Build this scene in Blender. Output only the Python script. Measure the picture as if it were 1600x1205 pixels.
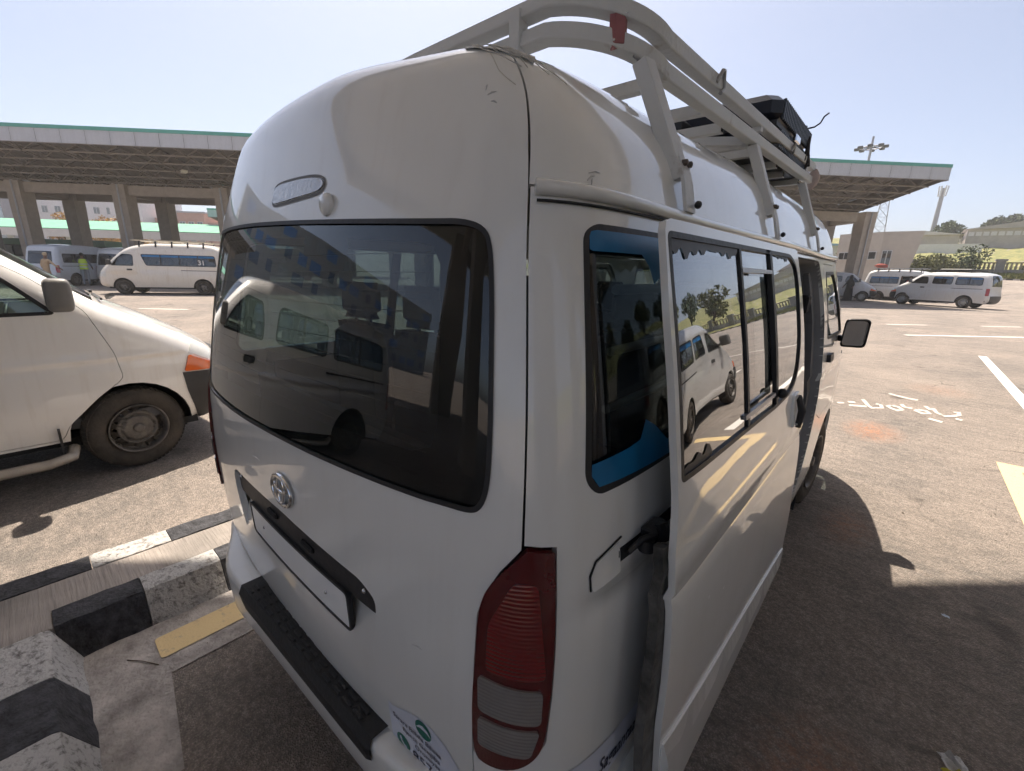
import bpy, bmesh, math, random
import numpy as np
from mathutils import Vector, Matrix
from mathutils.geometry import delaunay_2d_cdt

for o in list(bpy.data.objects): bpy.data.objects.remove(o)
SC = bpy.context.scene
COL = SC.collection
random.seed(7); RNG = np.random.default_rng(7)
R = math.radians

# ------------------------------------------------------------------ camera
CAM_POS = np.array([1.25, -0.465, 1.752]); YAW, PITCH, ROLL, FPX = R(41.525), R(14.905), R(1.57), 680.0
def cam_axes():
    cy, sy, cp, sp = math.cos(YAW), math.sin(YAW), math.cos(PITCH), math.sin(PITCH)
    f = np.array([-sy*cp, cy*cp, -sp]); r = np.array([cy, sy, 0.]); u = np.cross(r, f)
    cr, sr = math.cos(ROLL), math.sin(ROLL)
    return cr*r+sr*u, -sr*r+cr*u, f
_r, _u, _f = cam_axes()
cd = bpy.data.cameras.new('camera'); cam = bpy.data.objects.new('camera', cd); COL.objects.link(cam)
cam.matrix_world = Matrix(((_r[0], _u[0], -_f[0], CAM_POS[0]), (_r[1], _u[1], -_f[1], CAM_POS[1]), (_r[2], _u[2], -_f[2], CAM_POS[2]), (0, 0, 0, 1)))
cd.sensor_width = 36; cd.lens = FPX/1600*36; cd.clip_start = .02; cd.clip_end = 3000
SC.camera = cam

# ------------------------------------------------------------------ sky, sun, exposure
SUN_SHIFT = (.35, -.27)                       # ground shift of a shadow per metre of height
sun_el = math.atan2(1, math.hypot(*SUN_SHIFT))
sun_to = Vector((-SUN_SHIFT[0], -SUN_SHIFT[1], 1)).normalized()
W_ = bpy.data.worlds.new('World'); SC.world = W_; W_.use_nodes = True
nt = W_.node_tree; bg = nt.nodes['Background']
sky = nt.nodes.new('ShaderNodeTexSky'); sky.sky_type = 'NISHITA'; sky.sun_disc = False
sky.sun_elevation = sun_el; sky.sun_rotation = math.atan2(sun_to.x, sun_to.y)
sky.air_density = .75; sky.dust_density = 9.0; sky.ozone_density = 1.0; sky.altitude = 1500
hs = nt.nodes.new('ShaderNodeHueSaturation'); hs.inputs['Saturation'].default_value = .78; nt.links.new(sky.outputs[0], hs.inputs['Color']); nt.links.new(hs.outputs[0], bg.inputs[0]); bg.inputs[1].default_value = .0545
sl = bpy.data.lights.new('sun', 'SUN'); sl.energy = 2.25; sl.angle = R(.55); sl.color = (1, .89, .76)
so = bpy.data.objects.new('sun', sl); COL.objects.link(so)
so.rotation_euler = sun_to.to_track_quat('Z', 'Y').to_euler(); so.location = (0, 0, 30)
SC.view_settings.view_transform = 'Standard'; SC.view_settings.look = 'None'
SC.view_settings.exposure = 1.97; SC.view_settings.gamma = 1
SC.render.engine = 'CYCLES'
SC.cycles.use_denoising = True; SC.cycles.use_adaptive_sampling = True; SC.cycles.adaptive_threshold = .03; SC.cycles.max_bounces = 8; SC.cycles.transparent_max_bounces = 16
SC.cycles.glossy_bounces = 5; SC.cycles.diffuse_bounces = 4; SC.cycles.caustics_reflective = False; SC.cycles.caustics_refractive = False
SC.cycles.sample_clamp_indirect = 8

# ------------------------------------------------------------------ materials
MATS = {}
def M(name, col, rough=.55, var=.12, scale=6., bump=0., bscale=None, metal=0., coat=0., spec=.5, stretch=None, col2=None, detail=5, thr=None, coords='Object', transl=0, rvar=.0):
    """procedural principled material: colour broken up by noise, optional bump"""
    if name in MATS: return MATS[name]
    m = bpy.data.materials.new(name); m.use_nodes = True; n = m.node_tree.nodes; l = m.node_tree.links
    b = n['Principled BSDF']; b.inputs['Roughness'].default_value = rough; b.inputs['Metallic'].default_value = metal
    b.inputs['Coat Weight'].default_value = coat; b.inputs['Coat Roughness'].default_value = .03
    b.inputs['Specular IOR Level'].default_value = spec
    tc = n.new('ShaderNodeTexCoord'); mp = n.new('ShaderNodeMapping')
    if stretch: mp.inputs['Scale'].default_value = stretch
    l.new(tc.outputs[coords], mp.inputs[0])
    nz = n.new('ShaderNodeTexNoise'); nz.inputs['Scale'].default_value = scale; nz.inputs['Detail'].default_value = detail+2; nz.inputs['Roughness'].default_value = .66
    l.new(mp.outputs[0], nz.inputs['Vector'])
    cr = n.new('ShaderNodeValToRGB')
    c = np.array(col, float); lo = np.clip(c*(1-var), 0, 1); hi = np.clip(c*(1+var), 0, 1)
    if col2 is not None: hi = np.array(col2, float)
    a, z = thr or (.3, .7)
    cr.color_ramp.elements[0].position = a; cr.color_ramp.elements[1].position = z
    cr.color_ramp.elements[0].color = (*lo, 1); cr.color_ramp.elements[1].color = (*hi, 1)
    l.new(nz.outputs[0], cr.inputs[0]); l.new(cr.outputs[0], b.inputs['Base Color'])
    if rvar:
        mr = n.new('ShaderNodeMapRange'); mr.inputs[3].default_value = max(rough-rvar, .01); mr.inputs[4].default_value = rough+rvar
        l.new(nz.outputs[0], mr.inputs[0]); l.new(mr.outputs[0], b.inputs['Roughness'])
    if bump:
        n2 = n.new('ShaderNodeTexNoise'); n2.inputs['Scale'].default_value = bscale or scale*6; n2.inputs['Detail'].default_value = 6
        l.new(mp.outputs[0], n2.inputs['Vector'])
        bp = n.new('ShaderNodeBump'); bp.inputs['Strength'].default_value = bump; bp.inputs['Distance'].default_value = .01
        l.new(n2.outputs[0], bp.inputs['Height']); l.new(bp.outputs[0], b.inputs['Normal'])
    MATS[name] = m; return m

def Mpaint(name, col, coat=1., rough=.42, dirt=(.45, .36, .26), damt=.25, metal=0.):
    """car paint: clear coat over base, a little road dust low on the body and in blotches"""
    if name in MATS: return MATS[name]
    m = bpy.data.materials.new(name); m.use_nodes = True; n = m.node_tree.nodes; l = m.node_tree.links
    b = n['Principled BSDF']; b.inputs['Coat Weight'].default_value = coat; b.inputs['Coat Roughness'].default_value = .025
    b.inputs['Metallic'].default_value = metal
    tc = n.new('ShaderNodeTexCoord'); sx = n.new('ShaderNodeSeparateXYZ'); l.new(tc.outputs['Object'], sx.inputs[0])
    nz = n.new('ShaderNodeTexNoise'); nz.inputs['Scale'].default_value = 3.1; nz.inputs['Detail'].default_value = 8; nz.inputs['Roughness'].default_value = .7
    l.new(tc.outputs['Object'], nz.inputs['Vector'])
    mr = n.new('ShaderNodeMapRange'); mr.inputs[1].default_value = 1.0; mr.inputs[2].default_value = .2; mr.inputs[3].default_value = 0; mr.inputs[4].default_value = .75
    l.new(sx.outputs['Z'], mr.inputs[0])
    mu = n.new('ShaderNodeMath'); mu.operation = 'MULTIPLY'; l.new(mr.outputs[0], mu.inputs[0]); l.new(nz.outputs[0], mu.inputs[1])
    r2 = n.new('ShaderNodeMapRange'); r2.inputs[1].default_value = .55; r2.inputs[2].default_value = .8; r2.inputs[4].default_value = .25; l.new(nz.outputs[0], r2.inputs[0])
    ad = n.new('ShaderNodeMath'); ad.operation = 'ADD'; l.new(mu.outputs[0], ad.inputs[0]); l.new(r2.outputs[0], ad.inputs[1])
    smp = n.new('ShaderNodeMapping'); smp.inputs['Scale'].default_value = (9, 9, .7); l.new(tc.outputs['Object'], smp.inputs[0])
    snz = n.new('ShaderNodeTexNoise'); snz.inputs['Scale'].default_value = 2.6; snz.inputs['Detail'].default_value = 7; l.new(smp.outputs[0], snz.inputs['Vector'])
    sr = n.new('ShaderNodeMapRange'); sr.inputs[1].default_value = .52; sr.inputs[2].default_value = .74; sr.inputs[4].default_value = .55; l.new(snz.outputs[0], sr.inputs[0])
    ad2 = n.new('ShaderNodeMath'); ad2.operation = 'ADD'; l.new(ad.outputs[0], ad2.inputs[0]); l.new(sr.outputs[0], ad2.inputs[1])
    m2 = n.new('ShaderNodeMath'); m2.operation = 'MULTIPLY'; m2.inputs[1].default_value = damt; l.new(ad2.outputs[0], m2.inputs[0])
    mx = n.new('ShaderNodeMix'); mx.data_type = 'RGBA'; mx.inputs[6].default_value = (*col, 1); mx.inputs[7].default_value = (*dirt, 1)
    l.new(m2.outputs[0], mx.inputs[0]); l.new(mx.outputs[2], b.inputs['Base Color'])
    r3 = n.new('ShaderNodeMapRange'); r3.inputs[3].default_value = rough; r3.inputs[4].default_value = min(1, rough+.35); l.new(m2.outputs[0], r3.inputs[0]); l.new(r3.outputs[0], b.inputs['Roughness'])
    r4 = n.new('ShaderNodeMapRange'); r4.inputs[1].default_value = 0; r4.inputs[2].default_value = .5; r4.inputs[3].default_value = .015; r4.inputs[4].default_value = .2
    l.new(m2.outputs[0], r4.inputs[0]); l.new(r4.outputs[0], b.inputs['Coat Roughness'])
    # gentle panel waviness and fine orange peel
    n2 = n.new('ShaderNodeTexNoise'); n2.inputs['Scale'].default_value = 2.2; n2.inputs['Detail'].default_value = 2; l.new(tc.outputs['Object'], n2.inputs['Vector'])
    bp = n.new('ShaderNodeBump'); bp.inputs['Strength'].default_value = .10; bp.inputs['Distance'].default_value = .02
    l.new(n2.outputs[0], bp.inputs['Height']); l.new(bp.outputs[0], b.inputs['Normal']); l.new(bp.outputs[0], b.inputs['Coat Normal'])
    MATS[name] = m; return m

def Mglass(name, tint=(.35, .42, .42), base=.07, rough=0., dust=.03):
    """thin tinted pane: transparent tint under a mirror coat that grows towards grazing, with a film of dust"""
    if name in MATS: return MATS[name]
    m = bpy.data.materials.new(name); m.use_nodes = True; n = m.node_tree.nodes; l = m.node_tree.links
    for q in list(n):
        if q.type == 'BSDF_PRINCIPLED': n.remove(q)
    out = [q for q in n if q.type == 'OUTPUT_MATERIAL'][0]
    tr = n.new('ShaderNodeBsdfTransparent'); tr.inputs[0].default_value = (*tint, 1)
    df = n.new('ShaderNodeBsdfDiffuse'); df.inputs[0].default_value = (.45, .42, .38, 1)
    tc = n.new('ShaderNodeTexCoord'); nz = n.new('ShaderNodeTexNoise'); nz.inputs['Scale'].default_value = 5; nz.inputs['Detail'].default_value = 8
    l.new(tc.outputs['Object'], nz.inputs['Vector'])
    mr = n.new('ShaderNodeMapRange'); mr.inputs[1].default_value = .35; mr.inputs[2].default_value = .75; mr.inputs[4].default_value = dust*2; l.new(nz.outputs[0], mr.inputs[0])
    m1 = n.new('ShaderNodeMixShader'); l.new(mr.outputs[0], m1.inputs[0]); l.new(tr.outputs[0], m1.inputs[1]); l.new(df.outputs[0], m1.inputs[2])
    gl = n.new('ShaderNodeBsdfGlossy'); gl.inputs['Roughness'].default_value = rough; gl.inputs[0].default_value = (.95, .97, 1, 1)
    lw = n.new('ShaderNodeLayerWeight'); lw.inputs[0].default_value = .5
    pw = n.new('ShaderNodeMath'); pw.operation = 'POWER'; pw.inputs[1].default_value = 4.2; l.new(lw.outputs['Facing'], pw.inputs[0])
    m2 = n.new('ShaderNodeMapRange'); m2.inputs[3].default_value = base; m2.inputs[4].default_value = 1; l.new(pw.outputs[0], m2.inputs[0])
    m3 = n.new('ShaderNodeMixShader'); l.new(m2.outputs[0], m3.inputs[0]); l.new(m1.outputs[0], m3.inputs[1]); l.new(gl.outputs[0], m3.inputs[2])
    l.new(m3.outputs[0], out.inputs[0]); MATS[name] = m; return m

# ------------------------------------------------------------------ object helpers
def tag(o, label=None, cat=None, group=None, kind=None):
    if label: o['label'] = label
    if cat: o['category'] = cat
    if group: o['group'] = group
    if kind: o['kind'] = kind
    return o
def empty(name, loc=(0, 0, 0), rz=0., parent=None):
    o = bpy.data.objects.new(name, None); COL.objects.link(o); o.location = loc; o.rotation_euler = (0, 0, rz)
    o.empty_display_size = .2; o.parent = parent; return o
def link(name, me, mat=None, parent=None):
    o = bpy.data.objects.new(name, me); COL.objects.link(o); o.parent = parent
    if mat is not None and not me.materials: me.materials.append(mat)
    return o
def copy_tree(o, parent=None):
    c = o.copy(); COL.objects.link(c); c.parent = parent
    for ch in list(o.children): copy_tree(ch, c)
    return c
class MB:
    """collects simple solids; build() links them as one mesh object"""
    def __init__(s): s.v = []; s.f = []; s.sm = []
    def add(s, v, f, smooth=False):
        b = len(s.v); s.v += [tuple(map(float, p)) for p in v]; s.f += [tuple(b+i for i in q) for q in f]; s.sm += [smooth]*len(f); return s
    def box(s, lo, hi, bev=0.):
        (x0, y0, z0), (x1, y1, z1) = lo, hi
        if bev <= 0:
            return s.add([(x0, y0, z0), (x1, y0, z0), (x1, y1, z0), (x0, y1, z0), (x0, y0, z1), (x1, y0, z1), (x1, y1, z1), (x0, y1, z1)],
                         [(0, 3, 2, 1), (4, 5, 6, 7), (0, 1, 5, 4), (1, 2, 6, 5), (2, 3, 7, 6), (3, 0, 4, 7)])
        b = min(bev, (x1-x0)/2.01, (y1-y0)/2.01, (z1-z0)/2.01); P = []; 
        for z, i in ((z0, b), (z0+b, 0), (z1-b, 0), (z1, b)):
            P.append([(x0+b+i, y0+i, z), (x1-b-i, y0+i, z), (x1-i, y0+b+i, z), (x1-i, y1-b-i, z), (x1-b-i, y1-i, z), (x0+b+i, y1-i, z), (x0+i, y1-b-i, z), (x0+i, y0+b+i, z)])
        v = [q for r in P for q in r]; f = []
        for k in range(3):
            for j in range(8): f.append((k*8+j, k*8+(j+1) % 8, (k+1)*8+(j+1) % 8, (k+1)*8+j))
        f.append(tuple(range(7, -1, -1))); f.append(tuple(range(24, 32))); return s.add(v, f)
    def bar(s, a, b, w, h=None, up=(0, 0, 1)):
        """rectangular bar from a to b"""
        a = Vector(a); b = Vector(b); h = w if h is None else h; d = (b-a).normalized(); u = Vector(up)
        if abs(d.dot(u)) > .98: u = Vector((1, 0, 0))
        x = d.cross(u).normalized()*w/2; y = x.cross(d).normalized()*h/2
        v = [p+sx*x+sy*y for p in (a, b) for sx, sy in ((-1, -1), (1, -1), (1, 1), (-1, 1))]
        return s.add(v, [(0, 1, 2, 3), (7, 6, 5, 4), (0, 4, 5, 1), (1, 5, 6, 2), (2, 6, 7, 3), (3, 7, 4, 0)])
    def tube(s, pts, r, n=8, cap=True, sq=False, up=None):
        """swept tube through pts; r scalar or list; sq makes a square section"""
        P = [Vector(p) for p in pts]; k = len(P); rr = r if isinstance(r, (list, tuple)) else [r]*k
        t0 = (P[1]-P[0]).normalized(); u = Vector(up) if up else (Vector((0, 0, 1)) if abs(t0.z) < .9 else Vector((1, 0, 0)))
        V = []; nrm = (u - t0*u.dot(t0)).normalized()
        if sq: n = 4
        for i in range(k):
            t = (P[min(i+1, k-1)]-P[max(i-1, 0)]).normalized(); nrm = (nrm-t*nrm.dot(t)).normalized(); bi = t.cross(nrm)
            for j in range(n):
                a = 2*math.pi*j/n + (math.pi/4 if sq else 0); q = rr[i]*(1.414 if sq else 1)
                V.append(P[i]+(nrm*math.cos(a)+bi*math.sin(a))*q)
        F = [(i*n+j, i*n+(j+1) % n, (i+1)*n+(j+1) % n, (i+1)*n+j) for i in range(k-1) for j in range(n)]
        s.add(V, F, not sq)
        if cap: s.add(V[:n], [tuple(range(n-1, -1, -1))]); s.add(V[-n:], [tuple(range(n))])
        return s
    def lathe(s, prof, axis='x', n=32, c=(0, 0, 0), smooth=True, closed=False):
        V = []; k = len(prof)
        for i in range(n):
            a = 2*math.pi*i/n
            for (h, r) in prof:
                p = {'x': (h, r*math.cos(a), r*math.sin(a)), 'z': (r*math.cos(a), r*math.sin(a), h), 'y': (r*math.sin(a), h, r*math.cos(a))}[axis]
                V.append((p[0]+c[0], p[1]+c[1], p[2]+c[2]))
        F = [(i*k+j, ((i+1) % n)*k+j, ((i+1) % n)*k+j+1, i*k+j+1) for i in range(n) for j in range(k-1)]
        return s.add(V, F, smooth)
    def sphere(s, c, r, nu=10, nv=7, sc=(1, 1, 1), jit=0., rng=None):
        V = []
        for i in range(nv+1):
            for j in range(nu):
                a = math.pi*i/nv; b = 2*math.pi*j/nu; q = 1+(rng.uniform(-jit, jit) if jit else 0)
                V.append((c[0]+r*sc[0]*q*math.sin(a)*math.cos(b), c[1]+r*sc[1]*q*math.sin(a)*math.sin(b), c[2]+r*sc[2]*q*math.cos(a)))
        return s.add(V, [(i*nu+j, (i+1)*nu+j, (i+1)*nu+(j+1) % nu, i*nu+(j+1) % nu) for i in range(nv) for j in range(nu)], True)
    def mesh(s, name):
        me = bpy.data.meshes.new(name); me.from_pydata(s.v, [], s.f); me.polygons.foreach_set('use_smooth', s.sm); me.update(); return me
    def build(s, name, mat, parent=None, loc=None, bev=0.):
        bm = bmesh.new(); me = s.mesh(name); bm.from_mesh(me); bmesh.ops.recalc_face_normals(bm, faces=bm.faces); bm.to_mesh(me); bm.free()
        o = link(name, me, mat, parent)
        if loc is not None: o.location = loc
        if bev:
            b = o.modifiers.new('bevel', 'BEVEL'); b.width = bev; b.segments = 2; b.limit_method = 'ANGLE'
        return o

# ---- patches of a parametric surface, cut with a constrained triangulation
def pip(P, poly):
    x, y = P[:, 0], P[:, 1]; ins = np.zeros(len(P), bool); q = np.asarray(poly)
    for (x0, y0), (x1, y1) in zip(q, np.roll(q, -1, 0)):
        c = (y0 > y) != (y1 > y)
        with np.errstate(divide='ignore', invalid='ignore'): xi = (x1-x0)*(y-y0)/(y1-y0)+x0
        ins ^= c & (x < xi)
    return ins
def densify(L, h):
    out = []; n = len(L)
    for i in range(n):
        a = np.array(L[i], float); b = np.array(L[(i+1) % n], float); k = max(1, int(math.ceil(np.hypot(*(b-a))/h)))
        out += [tuple(a+(b-a)*t/k) for t in range(k)]
    return out
def rounded(L, r, n=5):
    """round the corners of polygon L; r scalar or per corner"""
    out = []; k = len(L)
    for i in range(k):
        p = np.array(L[i], float); a = np.array(L[i-1], float)-p; b = np.array(L[(i+1) % k], float)-p
        la, lb = np.hypot(*a), np.hypot(*b); rr = r[i] if isinstance(r, (list, tuple)) else r
        d = min(rr, la*.45, lb*.45)
        if d <= 0: out.append(tuple(p)); continue
        A = p+a/la*d; B = p+b/lb*d
        for t in np.linspace(0, 1, n): out.append(tuple((1-t)**2*A+2*(1-t)*t*p+t*t*B))
    return out
def cdt(outer, holes=(), h=.05, hb=None):
    loops = [densify(q, hb or h) for q in (outer, *holes)]
    pts = []; edges = []
    for q in loops:
        b = len(pts); pts += q; edges += [(b+i, b+(i+1) % len(q)) for i in range(len(q))]
    bp = np.array(pts); lo, hi = bp.min(0), bp.max(0)
    gx = np.arange(lo[0]+h*.5, hi[0], h); gy = np.arange(lo[1]+h*.5, hi[1], h)
    if len(gx) and len(gy):
        G = np.stack(np.meshgrid(gx, gy), -1).reshape(-1, 2)
        k = pip(G, loops[0])
        for q in loops[1:]: k &= ~pip(G, q)
        G = G[k]
        if len(G):
            d = np.full(len(G), 9.)
            for i in range(0, len(bp), 400): d = np.minimum(d, np.hypot(G[:, None, 0]-bp[None, i:i+400, 0], G[:, None, 1]-bp[None, i:i+400, 1]).min(1))
            pts += [tuple(p) for p in G[d > h*.45]]
    v, e, f, *_ = delaunay_2d_cdt([Vector(p) for p in pts], edges, [], 0, 1e-6)
    P = np.array([(p.x, p.y) for p in v]); T = np.array([t for t in f if len(t) == 3])
    c = P[T].mean(1); k = pip(c, loops[0])
    for q in loops[1:]: k &= ~pip(c, q)
    return P, T[k]
def patch(name, F, outer, holes=(), h=.05, off=0., rim=0., mat=None, parent=None, hb=None, out=None, tri=None):
    """F(a,b)->(n,3) points and (n,3) unit normals; rim>0 turns the edge inwards by that depth"""
    P, T = tri if tri is not None else cdt(outer, holes, h, hb)
    X, Nn = F(P[:, 0], P[:, 1]); o_ = off(P[:, 0], P[:, 1])[:, None] if callable(off) else off; X = X+o_*Nn
    fn = np.cross(X[T[:, 1]]-X[T[:, 0]], X[T[:, 2]]-X[T[:, 0]]); fl = (fn*Nn[T].mean(1)).sum(1) < 0
    T = T.copy(); T[fl] = T[fl][:, ::-1]
    V = [X]; NV = [Nn]; FA = [tuple(map(int, t)) for t in T]
    if rim:
        cnt = {}
        for t in T:
            for a, b in ((t[0], t[1]), (t[1], t[2]), (t[2], t[0])):
                if (b, a) in cnt: del cnt[(b, a)]
                else: cnt[(a, b)] = 1
        base = len(X)
        E = np.array(list(cnt)); a, b = E[:, 0], E[:, 1]
        dd = X[b]-X[a]; on = np.cross(dd, Nn[a]); on /= np.linalg.norm(on, axis=1, keepdims=True)+1e-12
        V += [X[a], X[b], X[b]-rim*Nn[b], X[a]-rim*Nn[a]]; NV += [on]*4; m = len(E)
        FA += [(base+i, base+3*m+i, base+2*m+i, base+m+i) for i in range(m)]
    V = np.concatenate(V); NV = np.concatenate(NV)
    me = bpy.data.meshes.new(name); me.from_pydata(V.tolist(), [], FA); me.polygons.foreach_set('use_smooth', [True]*len(FA)); me.update()
    me.normals_split_custom_set_from_vertices([tuple(x) for x in NV])
    return link(name, me, mat, parent)
def pchip(xs, ys):
    xs = np.array(xs, float); ys = np.array(ys, float); h = np.diff(xs); dl = np.diff(ys)/h; m = np.zeros_like(ys)
    for i in range(1, len(xs)-1):
        if dl[i-1]*dl[i] > 0:
            w1 = 2*h[i]+h[i-1]; w2 = h[i]+2*h[i-1]; m[i] = (w1+w2)/(w1/dl[i-1]+w2/dl[i])
    m[0] = dl[0]; m[-1] = dl[-1]
    def f(x):
        x = np.clip(np.asarray(x, float), xs[0], xs[-1]); i = np.clip(np.searchsorted(xs, x)-1, 0, len(xs)-2); t = (x-xs[i])/h[i]
        return (2*t**3-3*t**2+1)*ys[i]+(t**3-2*t**2+t)*h[i]*m[i]+(-2*t**3+3*t**2)*ys[i+1]+(t**3-t**2)*h[i]*m[i+1]
    return f
def smooth(t):
    t = np.clip(t, 0, 1); return t*t*(3-2*t)
def text_mesh(name, txt, size, mat, parent=None, F=None, bold=0., shear=0., align='LEFT'):
    """flat lettering; F maps (x,y) of the text plane to 3-D"""
    cu = bpy.data.curves.new(name, 'FONT'); cu.body = txt; cu.size = size; cu.offset = bold; cu.shear = shear; cu.align_x = align; cu.resolution_u = 3
    o = bpy.data.objects.new(name, cu); COL.objects.link(o); dg = bpy.context.evaluated_depsgraph_get(); dg.update()
    me = bpy.data.meshes.new_from_object(o.evaluated_get(dg)); bpy.data.objects.remove(o); bpy.data.curves.remove(cu)
    me.materials.clear()
    if F:
        for v in me.vertices: v.co = F(v.co.x, v.co.y)
    me.update(); me.name = name
    return link(name, me, mat, parent)
def superbox(c, r, e=.45, nu=20, nv=14):
    """rounded solid (superellipsoid) as MB"""
    mb = MB(); V = []; f = lambda t: math.copysign(abs(t)**e, t)
    for i in range(nv+1):
        a = -math.pi/2+math.pi*i/nv
        for j in range(nu): b = 2*math.pi*j/nu; V.append((c[0]+r[0]*f(math.cos(a))*f(math.cos(b)), c[1]+r[1]*f(math.cos(a))*f(math.sin(b)), c[2]+r[2]*f(math.sin(a))))
    return mb.add(V, [(i*nu+j, i*nu+(j+1) % nu, (i+1)*nu+(j+1) % nu, (i+1)*nu+j) for i in range(nv) for j in range(nu)], True)
E1 = np.array([.70711, .70711]); E2 = np.array([-.70711, .70711])     # along / across the station platforms
def ee(a, b, z=0.): return (E1[0]*a+E2[0]*b, E1[1]*a+E2[1]*b, z)
# ------------------------------------------------------------------ terrain
def rho(x, y):
    a = np.clip((np.asarray(x, float)+9)/40, 0, None); b = np.clip(np.asarray(y, float)/64, 0, None)
    return (a**3+b**3)**(1/3)
def gz(x, y):
    r = rho(x, y); return 2.0*smooth((r-.74)/.26)+np.where(r > 1, np.minimum(7.0*(r-1), 12), 0.)
def Masphalt(name, base=(.455, .385, .33), dark=(.25, .228, .208)):
    m = bpy.data.materials.new(name); m.use_nodes = True; n = m.node_tree.nodes; l = m.node_tree.links; b = n['Principled BSDF']
    b.inputs['Roughness'].default_value = .93; b.inputs['Specular IOR Level'].default_value = .25
    tc = n.new('ShaderNodeTexCoord')
    def noise(s, d=4, ro=.55, vec=None):
        q = n.new('ShaderNodeTexNoise'); q.inputs['Scale'].default_value = s; q.inputs['Detail'].default_value = d; q.inputs['Roughness'].default_value = ro
        l.new(vec or tc.outputs['Object'], q.inputs['Vector']); return q.outputs[0]
    def mrange(i, a, z, o0, o1):
        q = n.new('ShaderNodeMapRange'); q.inputs[1].default_value = a; q.inputs[2].default_value = z; q.inputs[3].default_value = o0; q.inputs[4].default_value = o1; l.new(i, q.inputs[0]); return q.outputs[0]
    def mix(f, a, c, bt='MIX'):
        q = n.new('ShaderNodeMix'); q.data_type = 'RGBA'; q.blend_type = bt
        (l.new(f, q.inputs[0]) if hasattr(f, 'links') else setattr(q.inputs[0], 'default_value', f))
        for s_, v in ((6, a), (7, c)):
            (l.new(v, q.inputs[s_]) if hasattr(v, 'links') else setattr(q.inputs[s_], 'default_value', (*v, 1)))
        return q.outputs[2]
    mp = n.new('ShaderNodeMapping'); mp.inputs['Rotation'].default_value = (0, 0, R(35)); mp.inputs['Scale'].default_value = (1, 1.9, 1); l.new(tc.outputs['Object'], mp.inputs[0])
    big = noise(.55, 7, .66); mid = noise(5.5, 8, .72, mp.outputs[0]); fine = noise(120, 3, .75)
    col = mix(mrange(big, .36, .62, 0, 1), dark, base)
    col = mix(mrange(mid, .42, .72, 0, .75), col, tuple(np.array(base)*1.3))
    vo = n.new('ShaderNodeTexVoronoi'); vo.inputs['Scale'].default_value = 130; l.new(tc.outputs['Object'], vo.inputs['Vector'])
    agg = mrange(vo.outputs['Distance'], .0, .6, 1.4, .58)
    q = n.new('ShaderNodeMix'); q.data_type = 'RGBA'; q.blend_type = 'MULTIPLY'; q.inputs[0].default_value = .75; l.new(col, q.inputs[6]); l.new(agg, q.inputs[7]); col = q.outputs[2]
    vc = n.new('ShaderNodeTexVoronoi'); vc.feature = 'DISTANCE_TO_EDGE'; vc.inputs['Scale'].default_value = .42; wv = n.new('ShaderNodeVectorMath'); wv.operation = 'MULTIPLY_ADD'; wv.inputs[1].default_value = (.35, .35, 0)
    nc = n.new('ShaderNodeTexNoise'); nc.inputs['Scale'].default_value = 3; nc.inputs['Detail'].default_value = 6; l.new(tc.outputs['Object'], nc.inputs['Vector']); l.new(nc.outputs['Color'], wv.inputs[0]); l.new(tc.outputs['Object'], wv.inputs[2]); l.new(wv.outputs[0], vc.inputs['Vector'])
    cm = n.new('ShaderNodeMath'); cm.operation = 'MULTIPLY'; l.new(mrange(vc.outputs['Distance'], .0, .007, .8, 0), cm.inputs[0]); l.new(mrange(big, .5, .6, 0, 1), cm.inputs[1])
    col = mix(cm.outputs[0], col, (.05, .045, .04))
    grain = noise(38, 4, .7); col = mix(mrange(grain, .40, .62, .0, .55), col, (.11, .10, .092))
    # oil spots and a rusty patch
    oil = noise(1.7, 3, .5); col = mix(mrange(oil, .63, .72, 0, .55), col, (.03, .028, .026))
    sp = n.new('ShaderNodeTexVoronoi'); sp.inputs['Scale'].default_value = 16; l.new(tc.outputs['Object'], sp.inputs['Vector'])
    col = mix(mrange(sp.outputs['Distance'], .0, .06, .45, 0), col, (.34, .32, .29))
    stn = noise(17, 8, .8)
    pos = n.new('ShaderNodeVectorMath'); pos.operation = 'MULTIPLY'; pos.inputs[1].default_value = (1, 1, 0); l.new(tc.outputs['Object'], pos.inputs[0])
    for (cx, cy, rx, ry, am) in ((1.22, 6.1, .34, .55, .75), (1.33, 1.10, .28, .42, .5), (1.22, 3.3, .2, .4, .45), (1.9, 9.5, .5, .6, .25)):
        sb = n.new('ShaderNodeVectorMath'); sb.operation = 'SUBTRACT'; sb.inputs[1].default_value = (cx, cy, 0); l.new(pos.outputs[0], sb.inputs[0])
        ml = n.new('ShaderNodeVectorMath'); ml.operation = 'MULTIPLY'; ml.inputs[1].default_value = (1/rx, 1/ry, 1); l.new(sb.outputs[0], ml.inputs[0])
        ln = n.new('ShaderNodeVectorMath'); ln.operation = 'LENGTH'; l.new(ml.outputs[0], ln.inputs[0])
        f1 = mrange(ln.outputs['Value'], .1, 1.0, am*1.25, 0); f2 = n.new('ShaderNodeMath'); f2.operation = 'MULTIPLY'; f2.use_clamp = True; l.new(f1, f2.inputs[0]); l.new(mrange(stn, .40, .62, 0, 1), f2.inputs[1])
        col = mix(f2.outputs[0], col, (.52, .24, .13))
    l.new(col, b.inputs['Base Color'])
    hh = n.new('ShaderNodeMath'); hh.operation = 'MULTIPLY_ADD'; l.new(fine, hh.inputs[0]); hh.inputs[1].default_value = .7; l.new(agg, hh.inputs[2])
    h2 = n.new('ShaderNodeMath'); h2.operation = 'MULTIPLY_ADD'; l.new(mid, h2.inputs[0]); h2.inputs[1].default_value = 1.6; l.new(hh.outputs[0], h2.inputs[2])
    bp = n.new('ShaderNodeBump'); bp.inputs['Strength'].default_value = .9; bp.inputs['Distance'].default_value = .009
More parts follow.
